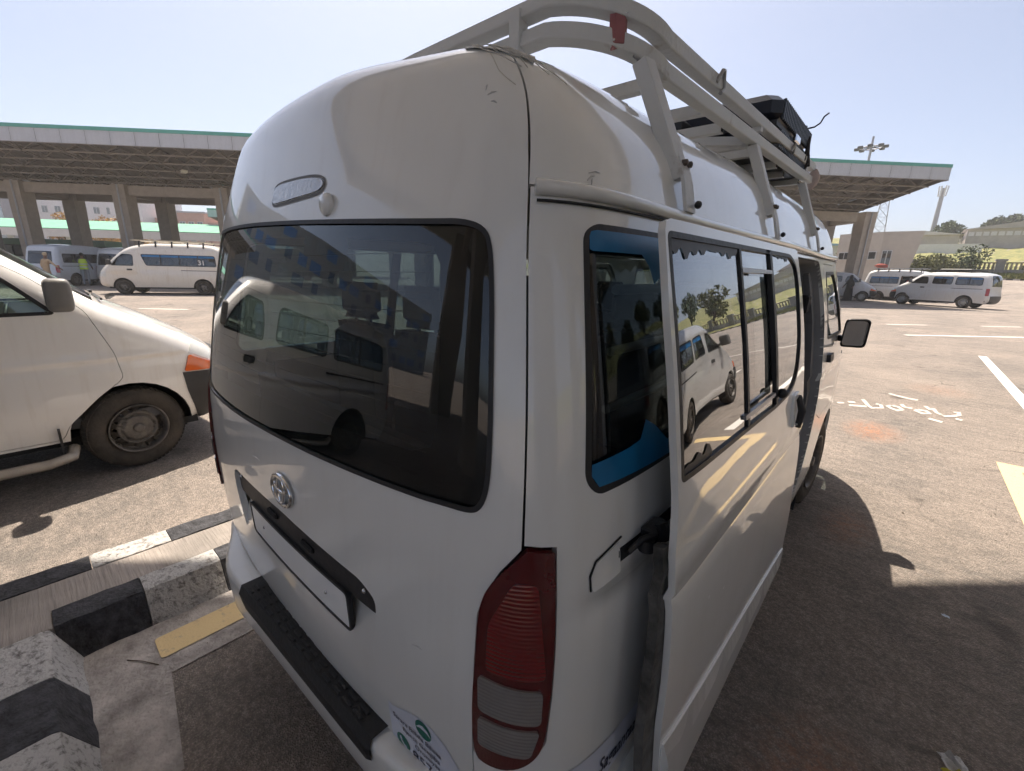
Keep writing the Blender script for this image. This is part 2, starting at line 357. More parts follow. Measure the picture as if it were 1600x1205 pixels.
    l.new(h2.outputs[0], bp.inputs['Height']); l.new(bp.outputs[0], b.inputs['Normal'])
    MATS[name] = m; return m
m_asph = Masphalt('asphalt')
def sheet(name, xs, ys, zf, mat, keep=None):
    X, Y = np.meshgrid(xs, ys); Z = zf(X, Y); n = len(xs)
    V = np.stack([X, Y, Z], -1).reshape(-1, 3)
    F = [(j*n+i, j*n+i+1, (j+1)*n+i+1, (j+1)*n+i) for j in range(len(ys)-1) for i in range(n-1)
         if keep is None or keep((X[j, i]+X[j+1, i+1])/2, (Y[j, i]+Y[j+1, i+1])/2)]
    me = bpy.data.meshes.new(name); me.from_pydata(V.tolist(), [], F); me.polygons.foreach_set('use_smooth', [True]*len(F)); me.update()
    return link(name, me, mat)
gx = np.r_[-900, -400, -250, np.arange(-150, -20, 10), np.arange(-20, 46, 2), np.arange(50, 150, 10), 250, 500]
gy = np.r_[-600, -200, np.arange(-100, 20, 10), np.arange(20, 80, 2), np.arange(84, 190, 8), 250, 500, 1200]
tag(sheet('ground', gx, gy, gz, m_asph), kind='structure')
# grassy verge beyond the kerb
m_grass = M('dry_grass', (.13, .17, .04), .9, .3, 1.1, .6, 30, col2=(.31, .27, .10), thr=(.4, .62))
vx = np.r_[np.arange(-60, -9, 8), np.arange(-9, 46, 1.), np.arange(48, 160, 8)]; vy = np.r_[np.arange(-60, 0, 8), np.arange(0, 90, 1.), np.arange(92, 200, 6)]
verge = sheet('verge', vx, vy, lambda x, y: gz(x, y)+.10+.12*np.sin(x*1.3+y*.7)*smooth((rho(x, y)-1.01)*8), m_grass, keep=lambda x, y: rho(x, y) > 1.006 and (x > -9 or y > 64))
tag(verge, kind='structure')
m_kerbW = M('kerb_white_paint', (.22, .205, .19), .9, .2, 34, 1., 80, col2=(.47, .455, .435), thr=(.36, .50), detail=9); m_kerbB = M('kerb_black_paint', (.022, .022, .026), .8, .4, 22, 1., 70, col2=(.085, .085, .095), detail=9, thr=(.35, .75))
kb = empty('road_kerb'); tag(kb, kind='structure')
def kerb_pt(t):                                 # along the verge: angle parameter
    a = t; c, s = math.cos(a), math.sin(a); r = (abs(c)**3+abs(s)**3)**(-1/3); return (-9+40*c*r, 64*s*r)
ts = np.linspace(R(4), R(92), 151)
stone = {}
for i in range(150):
    p0 = kerb_pt(ts[i]); p1 = kerb_pt(ts[i+1]); z0 = float(gz(*p0)); z1 = float(gz(*p1))
    mb = MB(); mb.bar((p0[0], p0[1], z0+.06), (p0[0]+(p1[0]-p0[0])*.985, p0[1]+(p1[1]-p0[1])*.985, z1+.06), .22, .2)
    mb.build('kerb_stone', m_kerbW if i % 2 else m_kerbB, kb)

# ------------------------------------------------------------------ painted marks on the asphalt
def Mworn(name, col, wear=.5, under=(.40, .325, .265)):
    m = M(name, under, .85, .1, 30, .3, 90, col2=col, thr=(wear-.12, wear+.06), detail=8); return m
m_lineW = Mworn('worn_white_paint', (.78, .74, .68), .33); m_lineY = Mworn('worn_yellow_paint', (.74, .56, .29), .36)
def mark(name, poly, mat, z=.004):
    P, T = cdt(poly, (), 2.); me = bpy.data.meshes.new(name); me.from_pydata([(x, y, z) for x, y in P], [], [tuple(map(int, t)) for t in T]); me.update()
    o = link(name, me, mat); bm = bmesh.new(); bm.from_mesh(me); bmesh.ops.recalc_face_normals(bm, faces=bm.faces)
    for f in bm.faces:
        if f.normal.z < 0: f.normal_flip()
    bm.to_mesh(me); bm.free(); return o
def strip(a, b, w):
    a = np.array(a[:2], float); b = np.array(b[:2], float); d = (b-a)/np.hypot(*(b-a)); n = np.array([-d[1], d[0]])*w/2
    return [tuple(a+n), tuple(a-n), tuple(b-n), tuple(b+n)]
for k in range(-3, 9):
    a = -12.3+4.16*k; tag(mark('lane_dash', strip(ee(a, 15.75), ee(a+1.75, 15.75), .13), m_lineW), kind='structure')
tag(mark('lane_line', strip(ee(14.4, 12.45), ee(40, 12.3), .16), m_lineW), kind='structure')
tag(mark('bay_line', strip((2.86, 15.1), (2.86, 6.3), .15), m_lineW), kind='structure')
tag(mark('bay_line', strip((5.3, 15.6), (5.3, 6.6), .15), m_lineW), kind='structure')
tag(mark('yellow_bay_line', [(2.22, 5.86), (2.21, 2.0), (2.36, 2.0), (2.37, 5.66), (3.4, 5.68), (3.4, 5.9)], m_lineY), kind='structure')
tag(mark('yellow_edge_line', rounded([(-1.11, -.315), (-1.10, 2.8), (-.95, 2.8), (-.955, -.315)], .02), m_lineY, .0085), kind='structure')
# faded hand-painted letters
TXT = [[(1.02, 7.77), (1.1, 7.44), (1.15, 7.3), (1.26, 7.42), (1.24, 7.59), (1.18, 7.62)], [(1.36, 7.68), (1.31, 7.6), (1.36, 7.49), (1.42, 7.42), (1.48, 7.52), (1.43, 7.66), (1.36, 7.68)], [(1.46, 7.89), (1.49, 7.73), (1.58, 7.72)], [(1.64, 7.69), (1.61, 7.62), (1.68, 7.51), (1.76, 7.58), (1.72, 7.71), (1.64, 7.69)], [(1.72, 8.03), (1.77, 7.83)], [(1.8, 7.96), (1.83, 7.71), (1.88, 7.64)], [(1.89, 7.56), (1.99, 7.67), (2.06, 7.8), (2.06, 7.97), (2.01, 7.92)], [(2.01, 7.54), (2.07, 7.5)], [(1.3, 8.54), (1.5, 8.4), (1.64, 8.37)], [(1.74, 7.27), (1.87, 7.19)], [(0.76, 7.25), (0.83, 7.32)], [(0.87, 7.43), (0.95, 7.48)], [(0.9, 7.22), (1.09, 7.33)]]
tv, tf = [], []
for st in TXT:
    b = len(tv); k = len(st)
    for i, p in enumerate(st):
        a = np.array(st[max(i-1, 0)]); c = np.array(st[min(i+1, k-1)]); d = (c-a)/(np.hypot(*(c-a))+1e-9); n_ = np.array([-d[1], d[0]])*np.array([.022, .05])
        tv += [(p[0]+n_[0], p[1]+n_[1], .005), (p[0]-n_[0], p[1]-n_[1], .005)]
    tf += [(b+2*i, b+2*i+1, b+2*i+3, b+2*i+2) for i in range(k-1)]
me = bpy.data.meshes.new('painted_letters'); me.from_pydata(tv, [], tf); me.update()
tag(link('painted_letters', me, Mworn('letter_paint', (.60, .55, .49), .44)), kind='structure')
# concrete gutter beside the island
m_conc = M('stained_concrete', (.33, .30, .275), .95, .3, 6., 1., 70, col2=(.60, .55, .51), thr=(.35, .68), detail=9)
gut = mark('gutter', [(-1.32, -.62), (-1.32, 6), (-.80, 6), (-.845, -.30), (-.35, -.36), (-.30, -1.8), (-1.32, -1.8)], m_conc, .0045); tag(gut, kind='structure')

# ------------------------------------------------------------------ raised island with black and white kerb stones
m_isl = bpy.data.materials.new('brushed_concrete'); m_isl.use_nodes = True
_n = m_isl.node_tree.nodes; _l = m_isl.node_tree.links; _b = _n['Principled BSDF']; _b.inputs['Roughness'].default_value = .95
_tc = _n.new('ShaderNodeTexCoord'); _mp = _n.new('ShaderNodeMapping'); _mp.inputs['Scale'].default_value = (3, 45, 3); _mp.inputs['Rotation'].default_value = (0, 0, R(-14)); _l.new(_tc.outputs['Object'], _mp.inputs[0])
_nz = _n.new('ShaderNodeTexNoise'); _nz.inputs['Scale'].default_value = 1.6; _nz.inputs['Detail'].default_value = 8; _l.new(_mp.outputs[0], _nz.inputs['Vector'])
_n2 = _n.new('ShaderNodeTexNoise'); _n2.inputs['Scale'].default_value = 3; _n2.inputs['Detail'].default_value = 8; _l.new(_tc.outputs['Object'], _n2.inputs['Vector'])
_cr = _n.new('ShaderNodeValToRGB'); _cr.color_ramp.elements[0].position = .3; _cr.color_ramp.elements[1].position = .72
_cr.color_ramp.elements[0].color = (.22, .20, .18, 1); _cr.color_ramp.elements[1].color = (.46, .405, .36, 1); _l.new(_n2.outputs[0], _cr.inputs[0])
_mx = _n.new('ShaderNodeMix'); _mx.data_type = 'RGBA'; _mx.blend_type = 'MULTIPLY'; _mx.inputs[0].default_value = .3; _l.new(_cr.outputs[0], _mx.inputs[6]); _l.new(_nz.outputs[0], _mx.inputs[7]); _l.new(_mx.outputs[2], _b.inputs['Base Color'])
_bp = _n.new('ShaderNodeBump'); _bp.inputs['Strength'].default_value = .9; _bp.inputs['Distance'].default_value = .012; _l.new(_nz.outputs[0], _bp.inputs['Height']); _l.new(_bp.outputs[0], _b.inputs['Normal'])
isl = empty('traffic_island'); tag(isl, kind='structure')
def prism(poly, z0, z1, name, mat, parent, cham=0.):
    n = len(poly); c = np.mean(poly, 0); mb = MB()
    v = [(x, y, z0) for x, y in poly]+[(x, y, z1) for x, y in poly]
    mb.add(v, [tuple(range(n-1, -1, -1)), tuple(range(n, 2*n))]+[(i, (i+1) % n, n+(i+1) % n, n+i) for i in range(n)])
    return mb.build(name, mat, parent, bev=.008)
prism([(-1.69, -2.4), (-1.69, 5.2), (-1.43, 5.2), (-1.43, -.614), (-1.292, -.614), (-1.292, -1.118), (.3, -1.118), (.3, -2.4)], -.02, .165, 'concrete_top', m_isl, isl)
def kerbstone(x0, y0, x1, y1, side, mat, w=.14):
    """stone along (x0,y0)->(x1,y1); the open face on `side` leans outwards to the ground"""
    d = np.array([x1-x0, y1-y0]); L_ = np.hypot(*d); d /= L_; n = np.array(side, float); mb = MB(); b = .075; k = max(2, int(L_/.06)); V = []
    prof = [(-w, .168), (-.03, .17), (-.008, .163), (0, .145), (b, -.01), (-w, -.01)]
    for i in range(k+1):
        t = (i/k)*L_; jit = RNG.uniform(-.006, .006, (6, 2)) if 0 < i < k else np.zeros((6, 2))
        t = min(max(t, .002), L_-.002)
        V += [(x0+d[0]*t+n[0]*(p+j[0]), y0+d[1]*t+n[1]*(p+j[0]), z+j[1]*.6*(z > 0)) for (p, z), j in zip(prof, jit)]
    F = [(i*6+j, i*6+(j+1) % 6, (i+1)*6+(j+1) % 6, (i+1)*6+j) for i in range(k) for j in range(6)]
    mb.add(V, F); mb.add(V[:6], [tuple(range(6))]); mb.add(V[-6:], [tuple(range(5, -1, -1))])
    return mb.build('kerb_stone', mat, isl)
ys = [-.615, -.30, .03, .42, .8, 1.2, 1.6, 2.0, 2.4, 2.8, 3.2, 3.6, 4.0, 4.4, 4.8, 5.2]
for i in range(len(ys)-1): kerbstone(-1.29, ys[i], -1.29, ys[i+1], (1, 0), m_kerbB if i % 2 == 0 else m_kerbW)
ys = [-2.4, -2.1, -1.8, -1.46, -1.13, -.79, -.45, -.11, .24, .6, 1, 1.4, 1.8, 2.2, 2.6, 3.0, 3.4, 3.8, 4.2, 4.6, 5.0]
for i in range(len(ys)-1): kerbstone(-1.86, ys[i], -1.86, ys[i+1], (-1, 0), m_kerbB if i % 2 == 1 else m_kerbW, .17)
xs_ = [-1.29, -.955, -.655, -.33, -.02, .3]
for i in range(5): kerbstone(xs_[i], -.62, xs_[i+1], -.62, (0, 1), m_kerbW if i % 2 == 0 else m_kerbB, .50)

# ------------------------------------------------------------------ platform canopies
m_fas = M('fascia_panel', (.46, .47, .50), .45, .13, 1.2, stretch=(2, 2, .25)); m_dkb = M('fascia_gap_dark', (.05, .05, .055), .8, .1, 3); m_teal = M('teal_trim', (.10, .36, .30), .5, .1, 3)
m_steel = M('brown_steel', (.24, .215, .19), .6, .2, 5); m_sheetr = M('roof_sheet', (.22, .195, .17), .7, .2, 2)
m_ccol = M('canopy_concrete', (.40, .35, .30), .9, .12, 2.5, .3, 20); m_ccold = M('canopy_concrete_shaded', (.27, .245, .22), .9, .12, 2.5, .3, 20)  # darker copy puts the shade under the roof into the rear concrete
def pavilion(name, label, kf, r1, r2, kbk, a0, a1, cols, detail=1, hz=9.2, fh=.85, bz=7.1, panel=1.395, zlow=-.1, m_sheetr=m_sheetr, m_steel=m_steel):
    """butterfly roof on two rows of columns; kf front edge, kbk back edge (e2), a0..a1 along e1"""
    t = empty(name, (0, 0, 0)); tag(t, label, 'canopy'); zb = hz-fh; sgn = 1 if kbk > kf else -1
    for r_, q in ((r1, 0), (r2, 1)):
        for a in cols:
            mb = MB(); w = .46
            for zz in (0,):
                c = [ee(a-w, r_-.45), ee(a+w, r_-.45), ee(a+w, r_+.45), ee(a-w, r_+.45)]
                c2 = [ee(a-w*1.05, r_-.55), ee(a+w*1.05, r_-.55), ee(a+w*1.05, r_+.55), ee(a-w*1.05, r_+.55)]
                mb.add([(x, y, zlow) for x, y, _ in c]+[(x, y, bz+.04) for x, y, _ in c2], [(0, 1, 5, 4), (1, 2, 6, 5), (2, 3, 7, 6), (3, 0, 4, 7), (4, 5, 6, 7)])
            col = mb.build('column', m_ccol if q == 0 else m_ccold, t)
            if q == 0 and detail:
                mb = MB(); e = -.62*sgn
                mb.bar(ee(a+.02, r_-.5*sgn, 0), ee(a+.02, r_-.6*sgn, bz), .10, .08); mb.build('rain_pipe', m_fas, t)
        mb = MB()
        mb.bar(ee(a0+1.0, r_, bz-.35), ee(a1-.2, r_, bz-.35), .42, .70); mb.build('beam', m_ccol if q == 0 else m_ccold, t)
    for a in cols:                                              # cross beams between the two rows
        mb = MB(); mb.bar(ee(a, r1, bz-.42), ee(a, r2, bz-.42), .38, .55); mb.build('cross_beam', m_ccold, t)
    # roof sheet
    mid = (kf+kbk)/2; mb = MB()
    P = [(kf, hz-.03), (mid, bz+.95), (kbk, hz-.03)]
    v = []
    for e_, z in P: v += [ee(a0, e_, z), ee(a1, e_, z)]
    for e_, z in P: v += [ee(a0, e_, z+.06), ee(a1, e_, z+.06)]
    mb.add(v, [(0, 1, 3, 2), (2, 3, 5, 4), (6, 8, 9, 7), (8, 10, 11, 9), (0, 2, 8, 6), (2, 4, 10, 8), (1, 7, 9, 3), (3, 9, 11, 5)]); mb.build('roof', m_sheetr, t)
    for a in (a0+.06, a1-.06):                                   # closed ends
        q_ = [(kf+.06*sgn, zb+.02), (r1, bz+.06), (r2, bz+.06), (kbk-.06*sgn, zb+.02), (kbk-.06*sgn, hz-.06), (mid, bz+.92), (kf+.06*sgn, hz-.06)]
        mb = MB(); v = [ee(a, e_, z) for e_, z in q_]+[ee(a+.04, e_, z) for e_, z in q_]; mb.add(v, [tuple(range(7)), tuple(range(13, 6, -1))]+[(i, (i+1) % 7, 7+(i+1) % 7, 7+i) for i in range(7)]); mb.build('end_panel', m_sheetr, t)
    # fascia panels all round
    pm = {}
    def fasc(p0, p1, off, length):
        n = max(1, int(round(length/panel))); d = (np.array(p1)-np.array(p0))/n; w = np.hypot(*d)
        for i in range(n):
            key = round(w, 3)
            if key not in pm:
                b_ = MB(); b_.box((.012, -.02, zb), (w-.012, .02, hz-.10)); pm[key] = b_.mesh('fascia_panel'); pm[key].materials.append(m_fas)
            o = link('fascia_panel', pm[key], None, t); q = np.array(p0)+d*i; o.location = (q[0], q[1], 0); o.rotation_euler = (0, 0, math.atan2(d[1], d[0]))
        b_ = MB(); b_.bar((*p0, hz+.0), (*p1, hz+.0), .10, .20); b_.build('roof_trim', m_teal, t)
        b_ = MB(); b_.bar((*p0, (zb+hz-.1)/2), (*p1, (zb+hz-.1)/2), .012, hz-.12-zb); b_.build('gap_sun_block', m_dkb, t)  # strip added to stop sun leaking through the panel gaps
        b_ = MB(); b_.bar((*p0, zb-.025), (*p1, zb-.025), .03, .04); b_.build('fascia_rail', m_steel, t)
    fasc(ee(a0, kf)[:2], ee(a1, kf)[:2], 0, a1-a0); fasc(ee(a0, kbk)[:2], ee(a1, kbk)[:2], 0, a1-a0)
    fasc(ee(a1, kf)[:2], ee(a1, kbk)[:2], 0, abs(kbk-kf)); fasc(ee(a0, kf)[:2], ee(a0, kbk)[:2], 0, abs(kbk-kf))
    # steel trusses under the sheet
    def top(e_): u = abs(e_-mid)/abs(kf-mid); return bz+.95+(hz-.05-bz-.95)*u
    def bot(e_):
        if min(r1, r2) <= e_ <= max(r1, r2): return bz+.08
        k_, r_ = (kf, r1) if abs(e_-kf) < abs(e_-kbk) else (kbk, r2)
        u = (e_-r_)/(k_-r_); return bz+.08+(zb+.05-bz-.08)*u
    es = np.linspace(kf+.05*sgn, kbk-.05*sgn, 15 if detail else 9); step = 2.46 if detail else 4.9
    for a in np.arange(a0+.3, a1, step):
        mb = MB(); w = .10
        for i in range(len(es)-1):
            mb.bar(ee(a, es[i], bot(es[i])), ee(a, es[i+1], bot(es[i+1])), w); 
            mb.bar(ee(a, es[i], top(es[i])-.08), ee(a, es[i+1], top(es[i+1])-.08), w)
            if i % 2 == 0: mb.bar(ee(a, es[i], top(es[i])-.08), ee(a, es[i+1], bot(es[i+1])), .06)
            else: mb.bar(ee(a, es[i], bot(es[i])), ee(a, es[i+1], top(es[i+1])-.08), .06)
        mb.build('truss', m_steel, t)
    for i, e_ in enumerate(es[::1 if detail else 2]):
        mb = MB(); mb.bar(ee(a0, e_, bot(e_)-.02), ee(a1, e_, bot(e_)-.02), .09); mb.build('purlin', m_steel, t)
        if detail and 0 < i < len(es)-1:
            mb = MB(); n_ = int((a1-a0)/step); am = np.arange(a0+.3, a1-step, step)
            for a in am:
                h_ = step/2; mb.bar(ee(a, e_, bot(e_)), ee(a+h_, e_, top(e_)-.1), .055); mb.bar(ee(a+h_, e_, top(e_)-.1), ee(a+step, e_, bot(e_)), .055)
            mb.build('bracing', m_steel, t)
    return t
far_cols = [-41.9+7.4*k for k in range(11)]
pavilion('platform_canopy', 'long station canopy across the road with grey fascia panels and teal trim', 29., 36., 40.3, 47.3, -46., 31.4, far_cols)
pavilion('platform_canopy', 'near canopy whose roof shades the parked minibus from above', 4.50, -2.6, -5.2, -9.0, -15., 25., [-13.4+7.4*k for k in range(6)], detail=0, m_sheetr=M('pale_roof_sheet', (.68, .675, .65), .6, .08, 2), m_steel=M('pale_steel', (.62, .615, .59), .5, .1, 5))  # roof sheet and steel made pale to bounce more light into the shade
pavilion('platform_canopy', 'far canopy end seen between concrete columns at left', 64., 69., 72., 78., -37.5, -12., [-35, -28, -21, -14], detail=0, hz=8.6, fh=1.0, bz=6.6)

# loose grit on the asphalt near the camera (uncountable)
rg = np.random.default_rng(11); V, F = [], []
for k in range(5200):
    x, y = (rg.uniform(.9, 4.2), rg.uniform(.6, 9.5)) if k % 4 else (rg.uniform(-3.4, -.3), rg.uniform(-.6, 2.5))
    if -1.95 < x < -1.2: continue
    s = rg.uniform(.0015, .006)*(1+1.2*(rg.random() < .03)); i = len(V); a = rg.uniform(0, 6.28)
    V += [(x+s*math.cos(a+q*2.09)*rg.uniform(.7, 1.2), y+s*math.sin(a+q*2.09)*rg.uniform(.7, 1.2), .003) for q in range(3)]+[(x+rg.uniform(-.3, .3)*s, y+rg.uniform(-.3, .3)*s, .003+s*rg.uniform(.6, 1.0))]
    F += [(i, i+1, i+3), (i+1, i+2, i+3), (i+2, i, i+3)]
me = bpy.data.meshes.new('loose_grit'); me.from_pydata(V, [], F); me.update(); tag(link('loose_grit', me, M('grit', (.22, .195, .17), .9, .4, 40, col2=(.42, .37, .32))), 'small loose stones and grit on the asphalt', 'grit', kind='stuff')

cn = [o for o in bpy.data.objects if o.name == 'platform_canopy'][0]
for a in (-20.6, -6, 10): MB().box((-.30, -.18, -.09), (.30, .18, .09), .03).build('canopy_lamp', M('lamp_casing', (.75, .74, .62), .4, .05, 5), cn, loc=ee(a, 33., 7.72))
# ------------------------------------------------------------------ background left: low green shelter, flats, arched hall
m_green = M('green_roof_sheet', (.16, .42, .27), .5, .08, 2); m_white = M('white_wall', (.66, .65, .66), .8, .06, 1.5); m_dark = M('dark_void', (.03, .032, .035), .7, .2, 3)
m_win = Mglass('far_window', (.08, .10, .13), .18); m_tan = M('tan_wall', (.52, .47, .41), .9, .08, 1.2, .2, 15); m_pink = M('pink_wall', (.45, .28, .23), .9, .1, 1.)
m_grey = M('grey_cladding', (.33, .33, .37), .6, .08, 1.5); m_frame = M('window_frame_white', (.6, .6, .6), .5, .05, 3)
def quadbox(mb, a0, a1, b0, b1, z0, z1, ztop2=None):
    c = [ee(a0, b0), ee(a1, b0), ee(a1, b1), ee(a0, b1)]; zt = [z1, z1, ztop2 or z1, ztop2 or z1]
    return mb.add([(x, y, z0) for x, y, _ in c]+[(x, y, z) for (x, y, _), z in zip(c, zt)], [(0, 3, 2, 1), (4, 5, 6, 7), (0, 1, 5, 4), (1, 2, 6, 5), (2, 3, 7, 6), (3, 0, 4, 7)])
t = empty('green_shelter', ee(-50, 60)); t.location = (0, 0, 0); tag(t, 'low shelter with a mint green sheet roof behind the station canopy', 'shelter')
for i in range(20):
    a = -76+2.6*i; mb = MB(); quadbox(mb, a+.02, a+2.58, 58, 64, 5.12, 5.2, 6.6); mb.build('roof_panel', m_green, t)
mb = MB(); quadbox(mb, -76, -24, 57.9, 58.1, 4.2, 5.1); mb.build('fascia', m_white, t)
for a in range(-74, -24, 7):
    mb = MB(); quadbox(mb, a, a+.4, 60, 60.4, 0, 5.1); mb.build('post', m_white, t)
def block(name, label, a0, a1, b0, b1, h, wall, rows, cols_, z0=2.6, dz=3.2, ww=1.3, wh=1.5, cat='building', base=0):
    t = empty(name, (0, 0, 0)); tag(t, label, cat); mb = MB(); quadbox(mb, a0, a1, b0, b1, base, h); mb.build('wall', wall, t)
    mb = MB(); quadbox(mb, a0-.25, a1+.25, b0-.25, b1+.25, h, h+.35); mb.build('roof', m_grey, t)
    for r_ in range(rows):
        for c in range(cols_):
            a = a0+(c+.5)*(a1-a0)/cols_; z = z0+dz*r_
            mb = MB(); quadbox(mb, a-ww/2, a+ww/2, b0-.10, b0+.02, z, z+wh); w = mb.build('window', m_frame, t)
            mb = MB(); 
            for s_ in (-1, 1): quadbox(mb, a+(s_ < 0)*(-ww/2+.08)+(s_ > 0)*.04, a+(s_ < 0)*-.04+(s_ > 0)*(ww/2-.08), b0-.13, b0-.06, z+.08, z+wh-.08)
            mb.build('pane', m_win, w)
    return t
block('apartment_block', 'white block of flats with rows of square windows seen under the canopy', -104, -84.5, 110, 124, 17.5, m_white, 5, 7, 1.6, 3.3)
block('apartment_block', 'pale flats with blank gable wall right of the windowed block', -84.3, -77.5, 108, 122, 16.8, m_white, 0, 1)
t = block('office_block', 'glass-fronted office block at far left edge under the canopy', -124, -105, 106, 122, 18, m_grey, 0, 1)
for r_ in range(6):
    for c in range(10):
        mb = MB(); quadbox(mb, -124+1.9*c+.06, -124+1.9*c+1.84, 105.8, 105.95, .5+2.9*r_, .5+2.9*r_+2.75); mb.build('pane', Mglass('curtain_glass', (.25, .4, .42), .45), t)
# arched sports hall
t = empty('arched_hall', (0, 0, 0)); tag(t, 'grey arched hall with a barrel roof behind the green shelter', 'hall')
mb = MB(); V = []; n = 16
for e_ in (118, 140):
    for i in range(n+1):
        a = math.pi*i/n; V.append(ee(-80.5-10.5*math.cos(a), e_, 9.6+4.2*math.sin(a)**.8))
mb.add(V, [(i, i+1, n+2+i, n+1+i) for i in range(n)], True); mb.add(V[:n+1], [tuple(range(n+1))]); mb.build('roof', m_grey, t)
mb = MB(); quadbox(mb, -91, -70, 118, 140, 0, 9.62); mb.build('wall', m_grey, t)
for i in range(6):
    mb = MB(); quadbox(mb, -90+3.4*i, -87.4+3.4*i, 117.9, 118.05, 8.0, 10.0); mb.build('window', M('blue_glass', (.05, .10, .2), .25, .1, 2), t)
t = block('brick_building', 'pink rendered building with stepped roof beside the arched hall', -72.5, -66.5, 112, 122, 12.6, m_pink, 2, 3, 6.2, 3)
mb = MB(); quadbox(mb, -77, -72.6, 111, 121, 0, 11.2); mb.build('wing', m_pink, t); mb = MB(); quadbox(mb, -66.4, -62.5, 113, 121, 0, 10.6); mb.build('wing', m_pink, t)
# building behind the photographer's left shoulder: only mirrored in the paint and the rear window
t = empty('office_block', (0, 0, 0)); tag(t, 'grey office block with blue window bands mirrored in the rear window', 'building')
mb = MB(); mb.box((-75, -70, 0), (-58, -5, 16)); mb.build('wall', M('office_wall', (.30, .32, .33), .8, .06, 1.), t)
for r_ in range(5):
    for c in range(16):
        mb = MB(); mb.box((-58.05, -69+3.9*c, 1.6+3.0*r_), (-57.9, -69+3.9*c+(1.5, 2.9, 2.2)[(c+r_) % 3], 1.6+3.0*r_+1.6)); mb.build('window', (M('blue_glass', (.05, .10, .2), .25), M('bright_blue_panel', (.06, .20, .48), .4, .1, 2), M('pale_window', (.30, .34, .36), .3, .1, 2))[(r_*7+c*3+c*c) % 3], t)

# ------------------------------------------------------------------ background right: gatehouse, masts, warehouses
def gzf(x, y): return float(gz(x, y))
t = empty('gatehouse', (-1.8, 58, 0)); tag(t, 'flat-roofed beige gatehouse with small windows behind the parked vans', 'building')
def wallpoly(name, pts, th, mat, par):                 # vertical wall from plan a->b, heights za, zb
    (a, b, z0, z1, sl) = pts; a = Vector((*a, 0)); b = Vector((*b, 0)); d = (b-a).normalized(); n_ = Vector((d.y, -d.x, 0))*th
    v = [a+Vector((0, 0, z0)), b+Vector((0, 0, z0))-d*sl, b+Vector((0, 0, z1)), a+Vector((0, 0, z1))]
    mb = MB(); mb.add([p for p in v]+[p-n_ for p in v], [(0, 1, 2, 3), (7, 6, 5, 4), (0, 4, 5, 1), (1, 5, 6, 2), (2, 6, 7, 3), (3, 7, 4, 0)]); return mb.build(name, mat, par)
wl = wallpoly('wall', ((-3.8, 2.2), (0, 0), 1.0, 6.35, 0), .3, m_tan, t); wr = wallpoly('wall', ((.003, 0), (3.0, 0), 1.0, 6.35, .8), .3, m_tan, t)
mb = MB(); mb.add([(-3.8, 2.2, 6.2), (0, .1, 6.2), (2.9, .1, 6.2), (2.9, 5, 6.2), (-3.6, 6, 6.2)], [(0, 1, 2, 3, 4)]); mb.build('roof', m_grey, t)
def onwall(a, b, u0, u1, z0, z1, par, pane=True):
    a = Vector((*a, 0)); b = Vector((*b, 0)); d = (b-a).normalized(); n_ = Vector((d.y, -d.x, 0)); mb = MB()
    p = a+d*u0; q = a+d*u1; c = n_*.05
    def bx(u0, u1, z0, z1, o0, o1):
        v = [a+d*u+n_*o+Vector((0, 0, z)) for o in (o0, o1) for u, z in ((u0, z0), (u1, z0), (u1, z1), (u0, z1))]
        return v, [(0, 1, 2, 3), (7, 6, 5, 4), (0, 4, 5, 1), (1, 5, 6, 2), (2, 6, 7, 3), (3, 7, 4, 0)]
    w = MB().add(*bx(u0, u1, z0, z1, -.02, .06)).build('window', m_frame, par)
    m_ = (u0+u1)/2
    for s0, s1 in ((u0+.07, m_-.04), (m_+.04, u1-.07)): MB().add(*bx(s0, s1, z0+.07, z1-.07, .03, .08)).build('pane', m_win, w)
onwall((-3.8, 2.2), (0, 0), .3, 1.5, 3.7, 4.5, t); onwall((-3.8, 2.2), (0, 0), 2.6, 4.1, 3.7, 4.5, t); onwall((0, 0), (3, 0), .15, .95, 2.6, 4.6, t)
def mast(name, label, x, y, z0, z1, r0, r1, cat='mast'):
    t = empty(name, (x, y, z0)); tag(t, label, cat); MB().tube([(0, 0, 0), (0, 0, z1-z0)], [r0, r1], 10).build('pole', m_grey, t); return t
t = mast('floodlight_mast', 'tall grey mast carrying a ring of floodlights above the canopy', -7.4, 90, 0, 22.6, .35, .14, 'light mast')
MB().lathe([(20.95, 1.25), (21.05, 1.35), (21.15, 1.25), (20.95, 1.25)], 'z', 18).build('light_ring', m_grey, t)
for k in range(8):
    a = k*math.pi/4; x, y = 1.75*math.cos(a), 1.75*math.sin(a); mb = MB(); mb.box((x-.33, y-.3, 20.85), (x+.33, y+.3, 21.2), .06); mb.bar((x*.1, y*.1, 21.05), (x*.8, y*.8, 21.05), .08); mb.build('floodlight', m_dark, t)
mast('telecom_pole', 'slim white monopole with antennas at its top beyond the warehouses', 2.2, 130, 7, 20.2, .5, .32)
t = [o for o in bpy.data.objects if o.name == 'telecom_pole'][0]
for k in range(6):
    a = k*math.pi/3; MB().bar((.55*math.cos(a), .55*math.sin(a), 11.6), (.7*math.cos(a), .7*math.sin(a), 13.6), .22).build('antenna', m_white, t)
t = empty('lattice_tower', (-7.9, 150, 6)); tag(t, 'thin steel lattice tower faint behind the canopy edge', 'tower'); mb = MB(); n = 9; H = 20
